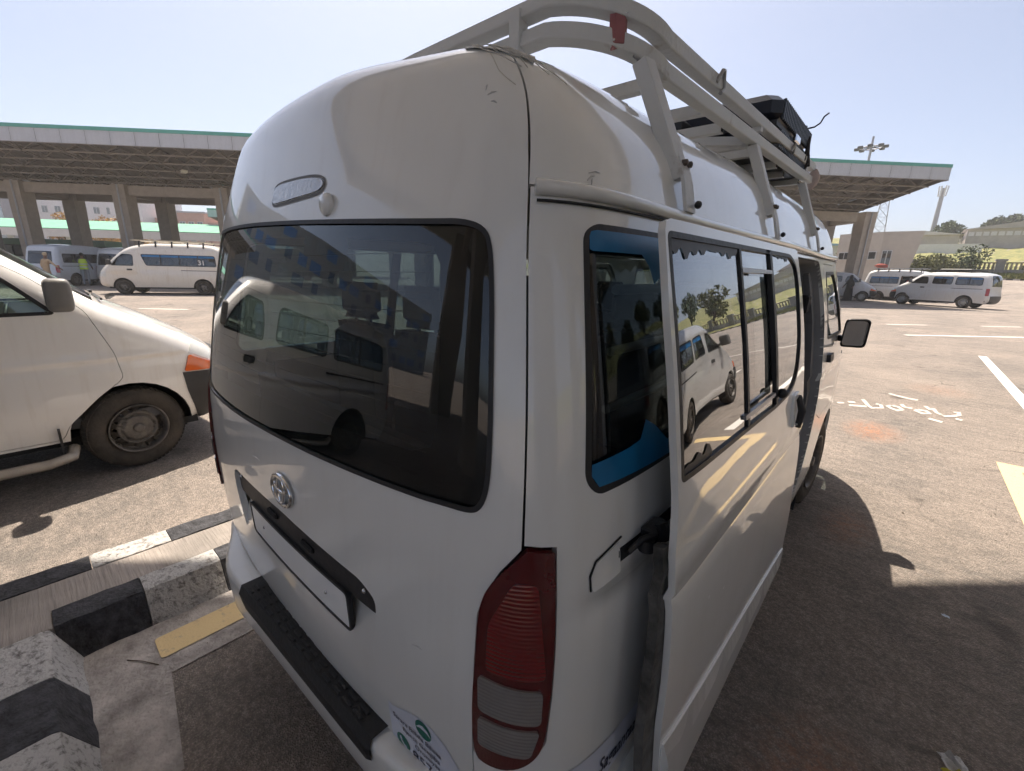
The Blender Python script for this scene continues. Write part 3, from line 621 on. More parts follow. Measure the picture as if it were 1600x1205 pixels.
for k in range(n):
    z0, z1 = H*k/n, H*(k+1)/n; w0, w1 = 1.7-1.2*k/n, 1.7-1.2*(k+1)/n
    C0 = [(-w0, -w0, z0), (w0, -w0, z0), (w0, w0, z0), (-w0, w0, z0)]; C1 = [(-w1, -w1, z1), (w1, -w1, z1), (w1, w1, z1), (-w1, w1, z1)]
    for i in range(4): mb.bar(C0[i], C1[i], .10); mb.bar(C0[i], C1[(i+1) % 4], .05); mb.bar(C0[(i+1) % 4], C1[i], .05); mb.bar(C0[i], C0[(i+1) % 4], .05)
mb.build('lattice', m_grey, t)
m_hollow = M('block_wall', (.46, .425, .395), .95, .15, .8, .3, 10); m_tin = M('tin_roof', (.38, .35, .33), .6, .12, 1.5); m_tinw = M('pale_tin_roof', (.55, .52, .50), .6, .1, 1.5)
def shed(name, label, x0, x1, y0, y1, zb, zw, zr, wall, roof, nwin=0):
    t = empty(name, (0, 0, 0)); tag(t, label, 'warehouse'); mb = MB(); mb.box((x0, y0, zb), (x1, y1, zw)); mb.build('wall', wall, t)
    xm = (x0+x1)/2; mb = MB(); e = .5
    mb.add([(x0-e, y0-e, zw), (x1+e, y0-e, zw), (x1+e, y1, zw), (x0-e, y1, zw), (x0+(x1-x0)*.42, y0-e, zr), (x0+(x1-x0)*.42, y1, zr)], [(0, 1, 4), (1, 2, 5, 4), (2, 3, 5), (3, 0, 4, 5), (0, 3, 2, 1)]); mb.build('roof', roof, t)
    for k in range(nwin):
        xx = x0+(k+.6)*(x1-x0)/nwin; mb = MB(); mb.box((xx-.35, y0-.05, zw-1.1), (xx+.35, y0+.05, zw-.45)); mb.build('window', m_white, t)
    return t
shed('warehouse', 'long low warehouse with pale tin roof left of the larger one', -2, 5.6, 108, 122, 5.5, 9.5, 10.2, m_hollow, m_tinw)
shed('warehouse', 'wide grey warehouse with a row of small high windows on the hill', 6.6, 30, 112, 135, 5.5, 10.6, 12.2, m_hollow, m_tin, 26)
shed('warehouse', 'brown warehouse gable at the right edge of the hill', 15.8, 24, 132, 145, 7, 14, 15.2, M('brown_gable', (.22, .19, .17), .8, .1, 1), m_tin)
shed('roadside_shed', 'pale blue-roofed long shed behind the gatehouse', -22, -3.5, 74, 84, 0, 6.0, 6.6, m_white, M('blue_roof', (.25, .42, .60), .5, .08, 1.5))
t = empty('low_wall', (0, 0, 0)); tag(t, 'whitewashed low wall in front of the warehouses', 'wall'); mb = MB(); mb.box((-3, 101, 5), (8.2, 101.3, 7.6)); mb.build('wall_slab', m_white, t)
# fence of stone pillars with balustrade panels
t = empty('roadside_fence', (0, 0, 0)); tag(t, 'stone pillar fence with ornamental panels along the grassy verge', 'fence'); m_pil = M('pillar_stone', (.30, .29, .28), .9, .12, 4, .4, 25); m_bal = M('balustrade', (.42, .36, .25), .85, .12, 4)
for k in range(16):
    x = 1.0+2.15*k; y = 70-.0*k; r_ = (1.06**3-((x+9)/40)**3); y = 64*max(r_, .05)**(1/3) if x < 32 else 10.; z = gzf(x, y)
    mb = MB(); mb.box((x-.32, y-.32, z-.4), (x+.32, y+.32, z+1.45)); mb.box((x-.42, y-.42, z+1.45), (x+.42, y+.42, z+1.65)); mb.build('pillar', m_pil, t)
    x2 = x+2.15; r_ = (1.06**3-((x2+9)/40)**3); y2 = 64*max(r_, .05)**(1/3); z2 = gzf(x2, y2)
    if x2 > 31: break
    mb = MB(); mb.bar((x+.3, y, z+.3), (x2-.3, y2, z2+.3), .3, .7); mb.build('plinth', m_pil, t)
    for s_ in range(7):
        u = (s_+.5)/7; xx, yy, zz = x+(x2-x)*u, y+(y2-y)*u, z+(z2-z)*u; mb = MB(); mb.tube([(xx, yy, zz+.6), (xx, yy, zz+.8), (xx, yy, zz+1.1), (xx, yy, zz+1.25)], [.06, .12, .07, .1], 6); mb.build('baluster', m_bal, t)
    mb = MB(); mb.bar((x+.3, y, z+1.3), (x2-.3, y2, z2+1.3), .22, .12); mb.build('rail', m_bal, t)

# ------------------------------------------------------------------ foliage
m_bark = M('bark', (.12, .085, .06), .95, .25, 8, .6, 30)
def Mleaf(name, c, c2): 
    m = M(name, c, .75, .2, 1.6, col2=c2, thr=(.35, .65)); return m
def leafcloud(name, centers, radii, n, size, mat, parent, seed=0, flat=1.):
    rg = np.random.default_rng(seed); V, F = [], []
    for c, r in zip(centers, radii):
        k = max(8, int(n*(r/np.max(radii))**2)); d = rg.normal(size=(k, 3)); d /= np.linalg.norm(d, axis=1, keepdims=True)
        q = rg.uniform(.35, 1.05, (k, 1))**.6; P = np.array(c)+d*q*r*np.array([1, 1, flat])
        for p in P:
            a = rg.normal(size=3); a /= np.linalg.norm(a); b = np.cross(a, rg.normal(size=3)); b /= np.linalg.norm(b)+1e-9; s = size*rg.uniform(.6, 1.4); i = len(V)
            V += [p-a*s, p+b*s*.45, p+a*s, p-b*s*.45]; F.append((i, i+1, i+2, i+3))
    me = bpy.data.meshes.new(name); me.from_pydata([tuple(map(float, v)) for v in V], [], F); me.update(); return link(name, me, mat, parent)
def tree(name, label, x, y, z, h, w, mat, seed, n=260, size=.22, group=None, trunk=.42):
    t = empty(name, (x, y, z)); tag(t, label, 'tree', group); rg = np.random.default_rng(seed); mb = MB()
    mb.tube([(0, 0, -.3), (.05*w, .02*w, h*trunk*.6), (0, .06*w, h*trunk), (-.02*w, 0, h*.8)], [h*.035, h*.028, h*.022, h*.008], 7)
    cs, rs = [], []
    for k in range(9):
        a = rg.uniform(0, 6.28); rr = w*.5*rg.uniform(.25, .75); zz = h*rg.uniform(trunk+.08, .9); c = (rr*math.cos(a), rr*math.sin(a), zz); cs.append(c); rs.append(w*rg.uniform(.16, .30))
        mb.tube([(0, .04*w, h*trunk*rg.uniform(.7, 1.)), (c[0]*.5, c[1]*.5, (h*trunk+zz)/2), c], [h*.014, h*.01, h*.004], 5)
    cs.append((0, 0, h*.92)); rs.append(w*.2)
    mb.build('trunk', m_bark, t); leafcloud('crown', cs, rs, n, size, mat, t, seed); return t
def shrub(name, label, x, y, z, w, h, mat, seed, n=300, size=.13, group=None):
    t = empty(name, (x, y, z)); tag(t, label, 'shrub', group); rg = np.random.default_rng(seed); mb = MB(); cs, rs = [], []
    for k in range(7):
        a = rg.uniform(0, 6.28); c = (w*.38*math.cos(a)*rg.uniform(.3, 1), w*.38*math.sin(a)*rg.uniform(.3, 1), h*rg.uniform(.3, .8)); cs.append(c); rs.append(min(w, h)*rg.uniform(.22, .38)); mb.tube([(0, 0, -.2), (c[0]*.6, c[1]*.6, c[2]*.6), c], [.05, .03, .01], 5)
    mb.build('stem', m_bark, t); leafcloud('foliage', cs, rs, n, size, mat, t, seed); return t
m_lf1 = Mleaf('leaf_dark', (.03, .055, .018), (.07, .10, .03)); m_lf2 = Mleaf('leaf_olive', (.09, .11, .03), (.17, .17, .05)); m_lf3 = Mleaf('leaf_orange', (.40, .20, .03), (.50, .30, .06))
for i, (x, y, w, h, m_, lab) in enumerate([(1.9, 63.2, 3.0, 2.4, m_lf2, 'olive green bush beside the gatehouse wall'), (4.9, 66.2, 4.0, 2.9, m_lf1, 'large dark green bush on the verge before the stone fence'), (3.2, 65.6, 2.4, 2.4, m_lf2, 'small olive bush between the gatehouse and the dark bush'), (9.6, 66.0, 1.8, 1.2, m_lf2, 'low olive bush in front of the fence at the right edge'), (-4.6, 66, 2.6, 3.4, m_lf2, 'yellowish bush left of the gatehouse under the canopy')]):
    shrub('shrub', lab, x, y, gzf(x, y), w, h, m_, 20+i)
for i, (x, y, h, w, lab) in enumerate([(4.4, 122, 4.8, 6, 'bushy tree rising behind the low warehouse roof'), (15.5, 150, 5.5, 4, 'palm-like tree on the skyline left of the brown gable'), (12.6, 148, 4.5, 4.5, 'round dark tree on the ridge above the grey warehouse')]):
    tree('hill_tree', lab, x, y, 7.6+(y > 140)*3.2, h, w, m_lf1, 40+i, 160, .35)
rev = [(20, 61, 'first'), (24, 56, 'second'), (28.5, 50, 'third'), (31.5, 43, 'fourth'), (34, 34, 'fifth'), (35.5, 24, 'sixth'), (36, 13, 'seventh')]
for i, (x, y, o_) in enumerate(rev):
    tree('verge_tree', f'leafy tree on the verge, {o_} along the kerb to the right, mirrored in side windows', x, y, gzf(x, y), 5.5+i % 3, 5, m_lf1 if i % 2 else m_lf2, 60+i, 180, .3, 'trees on the verge')
for i, a in enumerate((-62, -56, -51.5)):
    p = ee(a, 70); tree('flowering_tree', ['orange flowering tree over the green shelter at far left', 'orange flowering tree between two left concrete columns', 'orange flowering tree nearest the white flats'][i], p[0], p[1], 0, 7.9-.4*i, 4.6, m_lf3, 80+i, 300, .16)
# grass tufts on the verge (uncountable)
rg = np.random.default_rng(5); V, F = [], []
for k in range(9000):
    x = rg.uniform(-2, 16); r_ = rg.uniform(1.008, 1.06)**3-((x+9)/40)**3; y = 64*max(r_, .01)**(1/3); z = gzf(x, y)+.08; i = len(V); a = rg.uniform(0, 3.14); s = rg.uniform(.04, .09); h = rg.uniform(.15, .42); l_ = rg.uniform(-.15, .15)
    V += [(x-s*math.cos(a), y-s*math.sin(a), z), (x+s*math.cos(a), y+s*math.sin(a), z), (x+l_, y+l_*.5, z+h)]; F.append((i, i+1, i+2))
me = bpy.data.meshes.new('verge_grass'); me.from_pydata(V, [], F); me.update(); g_ = link('verge_grass', me, M('grass_blade', (.11, .15, .03), .8, .25, 1.3, col2=(.28, .24, .07), thr=(.4, .65))); tag(g_, 'green and straw coloured grass on the verge', 'grass', kind='stuff')

# ------------------------------------------------------------------ dusty air
hz_ = MB().box((-160, -75, -1), (150, 300, 27)); hm = bpy.data.materials.new('dusty_air'); hm.use_nodes = True; hn = hm.node_tree.nodes
for q in list(hn):
    if q.type == 'BSDF_PRINCIPLED': hn.remove(q)
pv = hn.new('ShaderNodeVolumePrincipled'); pv.inputs['Color'].default_value = (.95, .945, .95, 1); pv.inputs['Density'].default_value = .0011; pv.inputs['Anisotropy'].default_value = .3
hm.node_tree.links.new(pv.outputs[0], [q for q in hn if q.type == 'OUTPUT_MATERIAL'][0].inputs['Volume'])
tag(hz_.build('haze', hm), 'pale dusty air over the station yard', 'haze', kind='stuff')
# ------------------------------------------------------------------ wheels
m_tyre = M('tyre_rubber', (.035, .031, .028), .9, .3, 6, .4, 60, col2=(.085, .07, .055)); m_rimd = M('rusty_steel_rim', (.085, .08, .075), .55, .3, 12, .2, 40, metal=.3, col2=(.20, .18, .16)); m_rims = M('silver_rim', (.42, .42, .42), .4, .15, 8, metal=.6)
m_blk = M('black_plastic', (.022, .022, .024), .5, .3, 8, .15, 60); m_blkm = M('matt_black', (.012, .012, .013), .85, .3, 8); m_chr = M('chrome', (.75, .75, .76), .06, .03, 3, metal=1.)
m_int = M('interior_grey', (.10, .10, .105), .85, .15, 6); m_seat = M('seat_fabric', (.13, .125, .13), .95, .2, 14, .3, 120); m_head = M('headliner', (.36, .35, .33), .9, .06, 5)
m_amber = M('amber_lens', (.75, .14, .02), .15, .1, 10, coat=1.); m_lamp = M('lamp_lens', (.62, .63, .62), .08, .1, 20, coat=1.); m_red = M('red_lens_far', (.35, .015, .02), .15, .1, 8, coat=1.)
TY = {}
def wheel_mesh(r, w, hi, rim):
    key = (r, w, hi, rim.name)
    if key in TY: return TY[key]
    rr = r*.60; tp = [(-w/2+.02, rr), (-w/2, rr+.03), (-w/2-.005, r*.82), (-w/2+.012, r*.94), (-w/2+.04, r*.985), (-w*.22, r), (w*.22, r), (w/2-.04, r*.985), (w/2-.012, r*.94), (w/2+.005, r*.82), (w/2, rr+.03), (w/2-.02, rr)]
    tb = MB(); tb.lathe(tp, 'x', 48 if hi else 24)
    if hi:                                                    # tread blocks
        n = 60
        for i in range(n):
            a = 2*math.pi*i/n
            for x0, x1, s in ((-w*.42, -w*.14, .02), (-w*.10, w*.10, -.03), (w*.14, w*.42, .02)):
                da = .038; V = []
                for x, ak in ((x0, a-da+s), (x1, a-da), (x1, a+da), (x0, a+da+s)):
                    for q in (r-.012, r+.007-.012*(abs(x) > w*.35)): V.append((x, q*math.cos(ak), q*math.sin(ak)))
                tb.add(V, [(1, 3, 5, 7), (0, 1, 7, 6), (2, 3, 1, 0), (4, 5, 3, 2), (6, 7, 5, 4)])
    tm = tb.mesh('tyre'); tm.materials.append(m_tyre)
    # steel disc with pierced holes, seen from +x
    rm = bpy.data.meshes.new('rim'); k = 14 if hi else 8
    prof = pchip([0, .05, .10, .12, rr*.55, rr*.63, rr*.82, rr*.9, rr*.98], [.02, .02, .018, -.012, -.012, .012, -.03, -.05, .02+.0])
    def Fr(u, v):
        q = np.hypot(u, v); e = 1e-3; x = w/2-.045+prof(q); dr = (prof(q+e)-prof(np.maximum(q-e, 0)))/(2*e); qn = np.maximum(q, 1e-6)
        N_ = np.stack([np.ones_like(q), -dr*u/qn, -dr*v/qn], -1); N_ /= np.linalg.norm(N_, axis=1, keepdims=True); return np.stack([x, u, v], -1), N_
    C_ = lambda cx, cy, q, n: [(cx+q*math.cos(t), cy+q*math.sin(t)) for t in np.linspace(0, 2*math.pi, n+1)[:-1]]
    holes = [C_(rr*.76*math.cos(2*math.pi*i/k), rr*.76*math.sin(2*math.pi*i/k), rr*.075, 8) for i in range(k)]
    o = patch('rim', Fr, C_(0, 0, rr*.985, 40), holes if hi else holes, .018 if hi else .04, rim=.02, mat=rim); rm = o.data; bpy.data.objects.remove(o)
    b = MB(); b.lathe([(w/2-.02, rr*.96), (w/2+.006, rr*1.02), (w/2+.004, rr*.97), (w/2-.03, rr*.94), (-w/2+.03, rr*.93)], 'x', 40 if hi else 20)
    lip = b.mesh('rim_lip'); lip.materials.append(rim)
    b = MB()
    for i in range(6 if hi else 5):
        a = 2*math.pi*i/6; b.lathe([(w/2-.045, 0.013), (w/2-.028, .013), (w/2-.026, .006)], 'x', 6, (0, .075*math.cos(a), .075*math.sin(a)), False)
    b.lathe([(w/2-.03, .042), (w/2-.0, .038), (w/2+.004, .02), (w/2+.005, .0)], 'x', 14)
    hub = b.mesh('hub_cap'); hub.materials.append(rim)
    b = MB(); b.lathe([(w/2-.10, 0.001), (w/2-.10, rr*.95)], 'x', 20); back = b.mesh('brake_shadow_disc'); back.materials.append(m_blkm)  # flat black disc standing in for the shade behind the rim holes
    TY[key] = (tm, rm, lip, hub, back); return TY[key]
def wheel(parent, x, y, r, w=.2, side=1, rim=None, hi=False, steer=0.):
    tm, rm, lip, hub, back = wheel_mesh(r, w, hi, rim or m_rimd)
    t = link('wheel', tm, None, parent); t.location = (x, y, r); t.rotation_euler = (RNG.uniform(0, 3), 0, 0 if side > 0 else math.pi)
    if steer: t.rotation_euler = (.4, 0, (0 if side > 0 else math.pi)+steer)
    for nme, me in (('rim', rm), ('rim_lip', lip), ('hub_cap', hub), ('brake_shade_disc', back)): link(nme, me, None, t)
    return t

# ------------------------------------------------------------------ vans seen from the side: silhouette swept across the width
def chaikin(P, n=2):
    P = [np.array(p, float) for p in P]
    for _ in range(n):
        Q = [P[0]]
        for a, b in zip(P[:-1], P[1:]): Q += [a*.75+b*.25, a*.25+b*.75]
        P = Q+[P[-1]]
    return np.array(P)
def inset(poly, d):
    """offset a polygon inwards by d (negative: outwards)"""
    q = [np.array(poly[0], float)]
    for p_ in poly[1:]:
        p_ = np.array(p_, float)
        if np.hypot(*(p_-q[-1])) > 1e-5: q.append(p_)
    if np.hypot(*(q[0]-q[-1])) < 1e-5: q.pop()
    q = np.array(q); e = np.roll(q, -1, 0)-q; e /= np.linalg.norm(e, axis=1, keepdims=True); x, y = q.T
    sg = 1 if (x*np.roll(y, -1)-np.roll(x, -1)*y).sum() > 0 else -1
    n1 = np.stack([-e[:, 1], e[:, 0]], 1)*sg; n0 = np.roll(n1, 1, 0); m = n0+n1; m /= np.maximum((m*n1).sum(1, keepdims=True), .35)
    return [tuple(p_) for p_ in q+m*d]
HOOD = dict(hw=.845, contour=[(.50, .30), (.72, .36), (.80, .46), (.81, .62), (.77, .74), (.70, .90), (.60, 1.0), (.42, 1.12), (.20, 1.25), (-.02, 1.37), (-.10, 1.42), (-.40, 1.66), (-.68, 1.88), (-.86, 1.95), (-1.3, 2.0), (-2.2, 2.02), (-3.3, 1.99), (-3.72, 1.93), (-3.85, 1.78), (-3.93, 1.3), (-3.97, .9), (-4.02, .72), (-4.02, .45), (-3.9, .31)],
    axles=(0, -2.985), r=.345, wheelw=.2, zb=.30, arch=.41,
    shield=lambda y, z: -.66 < y < -.10 and z > 1.40, rear=lambda y, z: y < -3.74 and 1.22 < z < 1.84,
    fdoor=[(-.17, 1.36), (-.05, 1.02), (-.02, .80), (-.20, .66), (-.40, .46), (-.44, .36), (-1.18, .36), (-1.24, .9), (-1.22, 1.5), (-1.15, 1.83), (-.74, 1.83), (-.44, 1.62)],
    fwin=[(-.32, 1.34), (-1.14, 1.33), (-1.13, 1.55), (-1.07, 1.75), (-.76, 1.76), (-.55, 1.60)],
    wins=[[(-1.34, 1.34), (-2.28, 1.32), (-2.28, 1.76), (-1.36, 1.77)], [(-2.42, 1.32), (-3.62, 1.31), (-3.58, 1.72), (-3.45, 1.75), (-2.42, 1.76)]],
    sdoor=[(-1.27, .36), (-2.34, .36), (-2.34, 1.82), (-1.27, 1.85)], lamp_z=(.80, .98), bump=lambda y, z: z < .74 and (y > .44 or y < -3.86))
HIACE = dict(hw=.92, contour=[(.55, .30), (.86, .36), (.93, .48), (.94, .70), (.90, .90), (.80, 1.06), (.66, 1.2), (.30, 1.56), (-.02, 1.86), (-.30, 2.06), (-.75, 2.20), (-1.3, 2.27), (-2.3, 2.29), (-3.4, 2.26), (-3.82, 2.19), (-3.96, 2.0), (-4.08, 1.4), (-4.16, .9), (-4.22, .68), (-4.22, .42), (-4.1, .31)],
    axles=(0, -3.1), r=.345, wheelw=.2, zb=.30, arch=.41,
    shield=lambda y, z: -.02 < y < .78 and 1.08 < z < 1.84, rear=lambda y, z: y < -3.9 and 1.25 < z < 1.9,
    fdoor=[(.42, 1.30), (.52, 1.05), (.50, .72), (.46, .58), (.02, .84), (-.36, .58), (-.52, .40), (-.60, .40), (-.60, 1.86), (-.14, 1.86), (.16, 1.60)],
    fwin=[(.34, 1.28), (-.50, 1.28), (-.52, 1.70), (-.46, 1.78), (-.12, 1.79), (.12, 1.58)],
    wins=[[(-.98, 1.30), (-3.75, 1.30), (-3.70, 1.80), (-.80, 1.80)]], sdoor=[(-.68, .42), (-1.95, .42), (-1.95, 1.88), (-.68, 1.88)], lamp_z=(.82, 1.02), bump=lambda y, z: False)
m_vw = Mpaint('van_white', (.66, .66, .66), damt=.5); m_vs = Mpaint('van_silver', (.83, .81, .785), metal=.08, rough=.34, damt=.25); m_vwc = Mpaint('van_cream', (.68, .65, .60), damt=.6)
m_mirr = M('mirror_shell_grey', (.17, .165, .16), .45, .15, 8)
m_gl_far = Mglass('van_glass', (.30, .36, .36), .08); m_gl_dk = Mglass('van_glass_dark', (.10, .12, .14), .10)
def profile_van(name, label, spec, loc, heading, scale=1., paint=None, glass=None, group=None, h=.16, hi=False, rim=None, steer=0., opendoor=False, bandcol=None, cat='van'):
    t = empty(name, loc, math.atan2(-heading[0], heading[1])); t.scale = (scale,)*3; tag(t, label, cat, group)
    hw = spec['hw']; con = chaikin(spec['contour'], 2); paint = paint or m_vw; glass = glass or m_gl_far; r = .20; ztop = con[:, 1].max()
    A, B = con[:-1], con[1:]
    def dist(y, z):
        P = np.stack([y, z], -1)[:, None, :]; d = B-A; tt = np.clip(((P-A)*d).sum(-1)/((d*d).sum(-1)+1e-12), 0, 1); D = np.hypot(*np.moveaxis(A+tt[..., None]*d-P, -1, 0)); k_ = D.argmin(1); return D[np.arange(len(k_)), k_], k_
    dseg = B-A; nseg = np.stack([dseg[:, 1], -dseg[:, 0]], 1); nseg /= np.linalg.norm(nseg, axis=1, keepdims=True)+1e-12
    if nseg[len(nseg)//2, 1] < 0: nseg = -nseg
    nseg = (np.roll(nseg, 1, 0)+nseg*2+np.roll(nseg, -1, 0))/4
    ymx, ymn = con[:, 0].max(), con[:, 0].min()
    def wx(y, z):
        tum = 1-.115*smooth((z-1.15)/(ztop-1.0))-.05*smooth((.75-z)/.5); tap = 1-.13*smooth((y-ymx+.95)/1.0)-.05*smooth((ymn+.5-y)/.6)
        return hw*tum*tap
    def X(y, z):
        e = np.clip(1-dist(y, z)[0]/r, 0, .93); crease = .012*np.exp(-((z-.98)/.03)**2)-.010*np.exp(-((z-.93)/.03)**2)
        return wx(y, z)-r*.85*(1-np.sqrt(1-e*e))+crease*(e < .3)
    def side_F(sg):
        def F(y, z):
            x = X(y, z); q = 2e-3; dd_, k_ = dist(y, z); e = np.clip(1-dd_/r, 0, .93); g_ = -.85*e/np.sqrt(1-e*e)
            W0 = lambda y, z: wx(y, z)+.012*np.exp(-((z-.98)/.03)**2)*(e < .3)-.010*np.exp(-((z-.93)/.03)**2)*(e < .3)
            dy = (W0(y+q, z)-W0(y-q, z))/(2*q)+g_*nseg[k_, 0]; dz = (W0(y, z+q)-W0(y, z-q))/(2*q)+g_*nseg[k_, 1]
            N_ = np.stack([np.ones_like(x), -dy, -dz], -1); N_ /= np.linalg.norm(N_, axis=1, keepdims=True); P = np.stack([x, y, z], -1); s_ = np.array([sg, 1, 1]); return P*s_, N_*s_
        return F
    bot = []
    for ya in sorted(spec['axles']):
        for a in np.linspace(math.pi, 0, 15):
            z = .34+spec['arch']*math.sin(a)
            bot.append((ya+spec['arch']*math.cos(a), max(z, spec['zb'])))
    poly = [tuple(p) for p in con]+bot
    wins = [rounded(w, .09) for w in spec['wins']]; fd = rounded(spec['fdoor'], .04, 3); fw = rounded(spec['fwin'], .05)
    bl = bandcol
    for sg in (1, -1):
        F = side_F(sg); body_holes = wins+[fd]
        if opendoor and sg == opendoor: body_holes = [fd]+[w for w in wins if w[0][0] < -1.9 or spec is HIACE][:0]+[rounded(spec['sdoor'], .06), rounded([(-2.05, 1.30), (-3.75, 1.30), (-3.70, 1.80), (-2.05, 1.80)], .08)]
        patch('body_side', F, poly, body_holes, h, 0, .03, paint, t, hb=min(h, .05))
        d = patch('front_door', F, inset(fd, .004), [fw], h, 0, .03, paint, t, hb=.08)
        patch('door_window', F, inset(fw, -.012), (), .2, -.012, 0, glass, d)
        patch('window_seal', F, inset(fw, -.004), [inset(fw, .022)], .3, .001, 0, m_blk, d, hb=.1)
        ws = wins if not (opendoor and sg == opendoor) else [rounded([(-2.05, 1.30), (-3.75, 1.30), (-3.70, 1.80), (-2.05, 1.80)], .08)]
        for w in ws:
            g = patch('side_window', F, inset(w, -.012), (), .25, -.012, 0, glass, t); patch('window_seal', F, inset(w, -.004), [inset(w, .025)], .3, .001, 0, m_blk, g, hb=.1)
            ys_ = np.array(w)[:, 0]; z0_, z1_ = np.array(w)[:, 1].min(), np.array(w)[:, 1].max()
            npil = max(1, int(round((ys_.max()-ys_.min())/.9)))
            for q in range(1, npil+1):
                yc = ys_.min()+(ys_.max()-ys_.min())*q/(npil+1); patch('window_bar', F, [(yc-.02, z0_+.02), (yc+.02, z0_+.02), (yc+.02, z1_-.02), (yc-.02, z1_-.02)], (), .3, -.006, 0, m_blk, g)
            if bl is not None: patch('window_film', F, [(ys_.min()+.03, z1_-.11), (ys_.max()-.03, z1_-.11), (ys_.max()-.04, z1_-.02), (ys_.min()+.05, z1_-.02)], (), .3, -.009, 0, bl, g)
        # side rub line and handles
        yh = np.mean([p[0] for p in spec['fdoor']])-.3
        hd = patch('door_handle', F, rounded([(yh-.12, 1.08), (yh+.08, 1.08), (yh+.08, 1.15), (yh-.12, 1.15)], .02), (), .1, .018, .02, m_blk, d)
        patch('sliding_rail', F, [(ymn+.35, 1.10), (-2.3, 1.10), (-2.3, 1.125), (ymn+.35, 1.125)], (), .3, .004, .004, m_blk, t)
        # mirror
        mz = spec['fwin'][0][1]+.06; my = spec['fwin'][0][0]-.02; xm = float(wx(np.array([my]), np.array([mz]))[0]); mb = superbox((xm+.115, my+.045, mz+.085), (.09, .075, .12), .42); mb.bar((xm-.04, my+.0, mz), (xm+.06, my+.04, mz+.02), .07, .06)
        mo = mb.build('mirror', m_mirr if spec is HOOD else m_blk, t)
        if sg < 0: mo.scale = (-1, 1, 1)
        # head lamp and indicator wrap round the corner
        z0, z1 = spec['lamp_z']; yf = float(np.interp((z0+z1)/2, con[:8, 1], con[:8, 0]))
        if spec is HOOD:
            patch('headlamp', F, [(.455, .945), (.50, 1.035), (.585, 1.005), (.69, .905), (.725, .845), (.60, .862)], (), .04, .006, .02, m_lamp, t); patch('indicator', F, rounded([(.40, .785), (.45, .925), (.60, .845), (.725, .828), (.755, .765)], .015), (), .04, .014, .025, m_amber, t)
        else: patch('headlamp', F, [(.62, .78), (.90, .80), (.86, .98), (.60, 1.0)], (), .06, .006, .02, m_lamp, t)
        patch('tail_lamp', F, rounded([(ymn+.06, .75), (ymn+.19, .75), (ymn+.21, 1.15), (ymn+.09, 1.15)], .02), (), .08, .006, .02, m_red, t)
        for ya in spec['axles']:
            wheel(t, sg*(hw-.12), ya, spec['r'], spec['wheelw'], sg, rim, hi and ya == 0 and sg > 0, steer if ya == 0 else 0)
            mb = MB(); V = []
            for a in np.linspace(0, math.pi, 15):
                for x in (sg*(float(wx(np.array([ya+.3]), np.array([.7]))[0])-.02), sg*(hw-.34)): V.append((x, ya+.403*math.cos(a), .34+.403*math.sin(a)))
            mb.add(V, [(2*i, 2*i+1, 2*i+3, 2*i+2) for i in range(14)], True); mb.add(V[1::2]+[(sg*(hw-.34), ya-.403, .2), (sg*(hw-.34), ya+.403, .2)], [tuple(range(17))]); mb.build('wheel_well', m_blkm, t)
    # cap over the top: nose, hood, roof, tail
    NX = 13; us = np.linspace(-1, 1, NX); tn = np.gradient(con, axis=0); tn /= np.linalg.norm(tn, axis=1, keepdims=True); nn = np.stack([-tn[:, 1], tn[:, 0]], 1)
    if nn[len(nn)//2, 1] < 0: nn = -nn
    w0 = wx(con[:, 0], con[:, 1])-r*.85*(1-math.sqrt(1-.93**2)); V = []
    for i in range(len(con)):
        for u in us:
            c = .045*(1-u*u); V.append((u*w0[i], con[i, 0]+nn[i, 0]*c, con[i, 1]+nn[i, 1]*c))
    groups = {'body_cap': [], 'windscreen': [], 'rear_window': [], 'bumper': [], 'rear_bumper': []}
    for i in range(len(con)-1):
        ym, zm = (con[i]+con[i+1])/2
        for j in range(NX-1):
            um = abs((us[j]+us[j+1])/2); k = 'body_cap'
            if spec['shield'](ym, zm) and um < .92: k = 'windscreen'
            elif spec['rear'](ym, zm) and um < .85: k = 'rear_window'
            elif spec['bump'](ym, zm): k = 'bumper' if ym > 0 else 'rear_bumper'
            groups[k].append((i*NX+j, i*NX+j+1, (i+1)*NX+j+1, (i+1)*NX+j))
    for k, fs in groups.items():
        if not fs: continue
        mb = MB(); mb.add(V, fs, True); bm = bmesh.new(); me = mb.mesh(k); bm.from_mesh(me); bmesh.ops.delete(bm, geom=[v for v in bm.verts if not v.link_faces], context='VERTS'); bmesh.ops.recalc_face_normals(bm, faces=bm.faces); bm.to_mesh(me); bm.free()
        link(k, me, {'windscreen': glass, 'rear_window': m_gl_dk, 'bumper': m_blk, 'rear_bumper': m_blk}.get(k, paint), t)
    if spec is HOOD:                                            # bumper cheeks and grille
        for sg in (1, -1): patch('bumper_side', side_F(sg), [(.385, .775), (.405, .60), (.45, .40), (.47, .31), (.52, .305), (.70, .36), (.79, .48), (.80, .60), (.762, .755)], (), .05, .012, .03, m_blk, t)
        MB().box((-.42, .70, .78), (.42, .78, .92), .02).build('grille', m_blk, t)
    # inside
    mb = MB(); mb.box((-hw*.9, con[:, 0].min()+.15, .42), (hw*.9, .25, .50)); mb.build('floor', m_int, t)
    mb = MB(); mb.box((-hw*.80, -.42 if spec is HOOD else .18, .9), (hw*.80, .0 if spec is HOOD else .66, 1.22), .08); db = mb.build('dashboard', m_int, t)
    yw = -.62 if spec is HOOD else .05; mb = MB()
    mb.tube([(-.38+.18*math.cos(a), yw+.05*math.sin(a), 1.17+.17*math.sin(a)) for a in np.linspace(0, 2*math.pi, 20)], .016, 6, False); mb.tube([(-.38, yw+.02, 1.17), (-.38, yw+.25, 1.05)], .03, 6); mb.build('steering_wheel', m_blk, t)
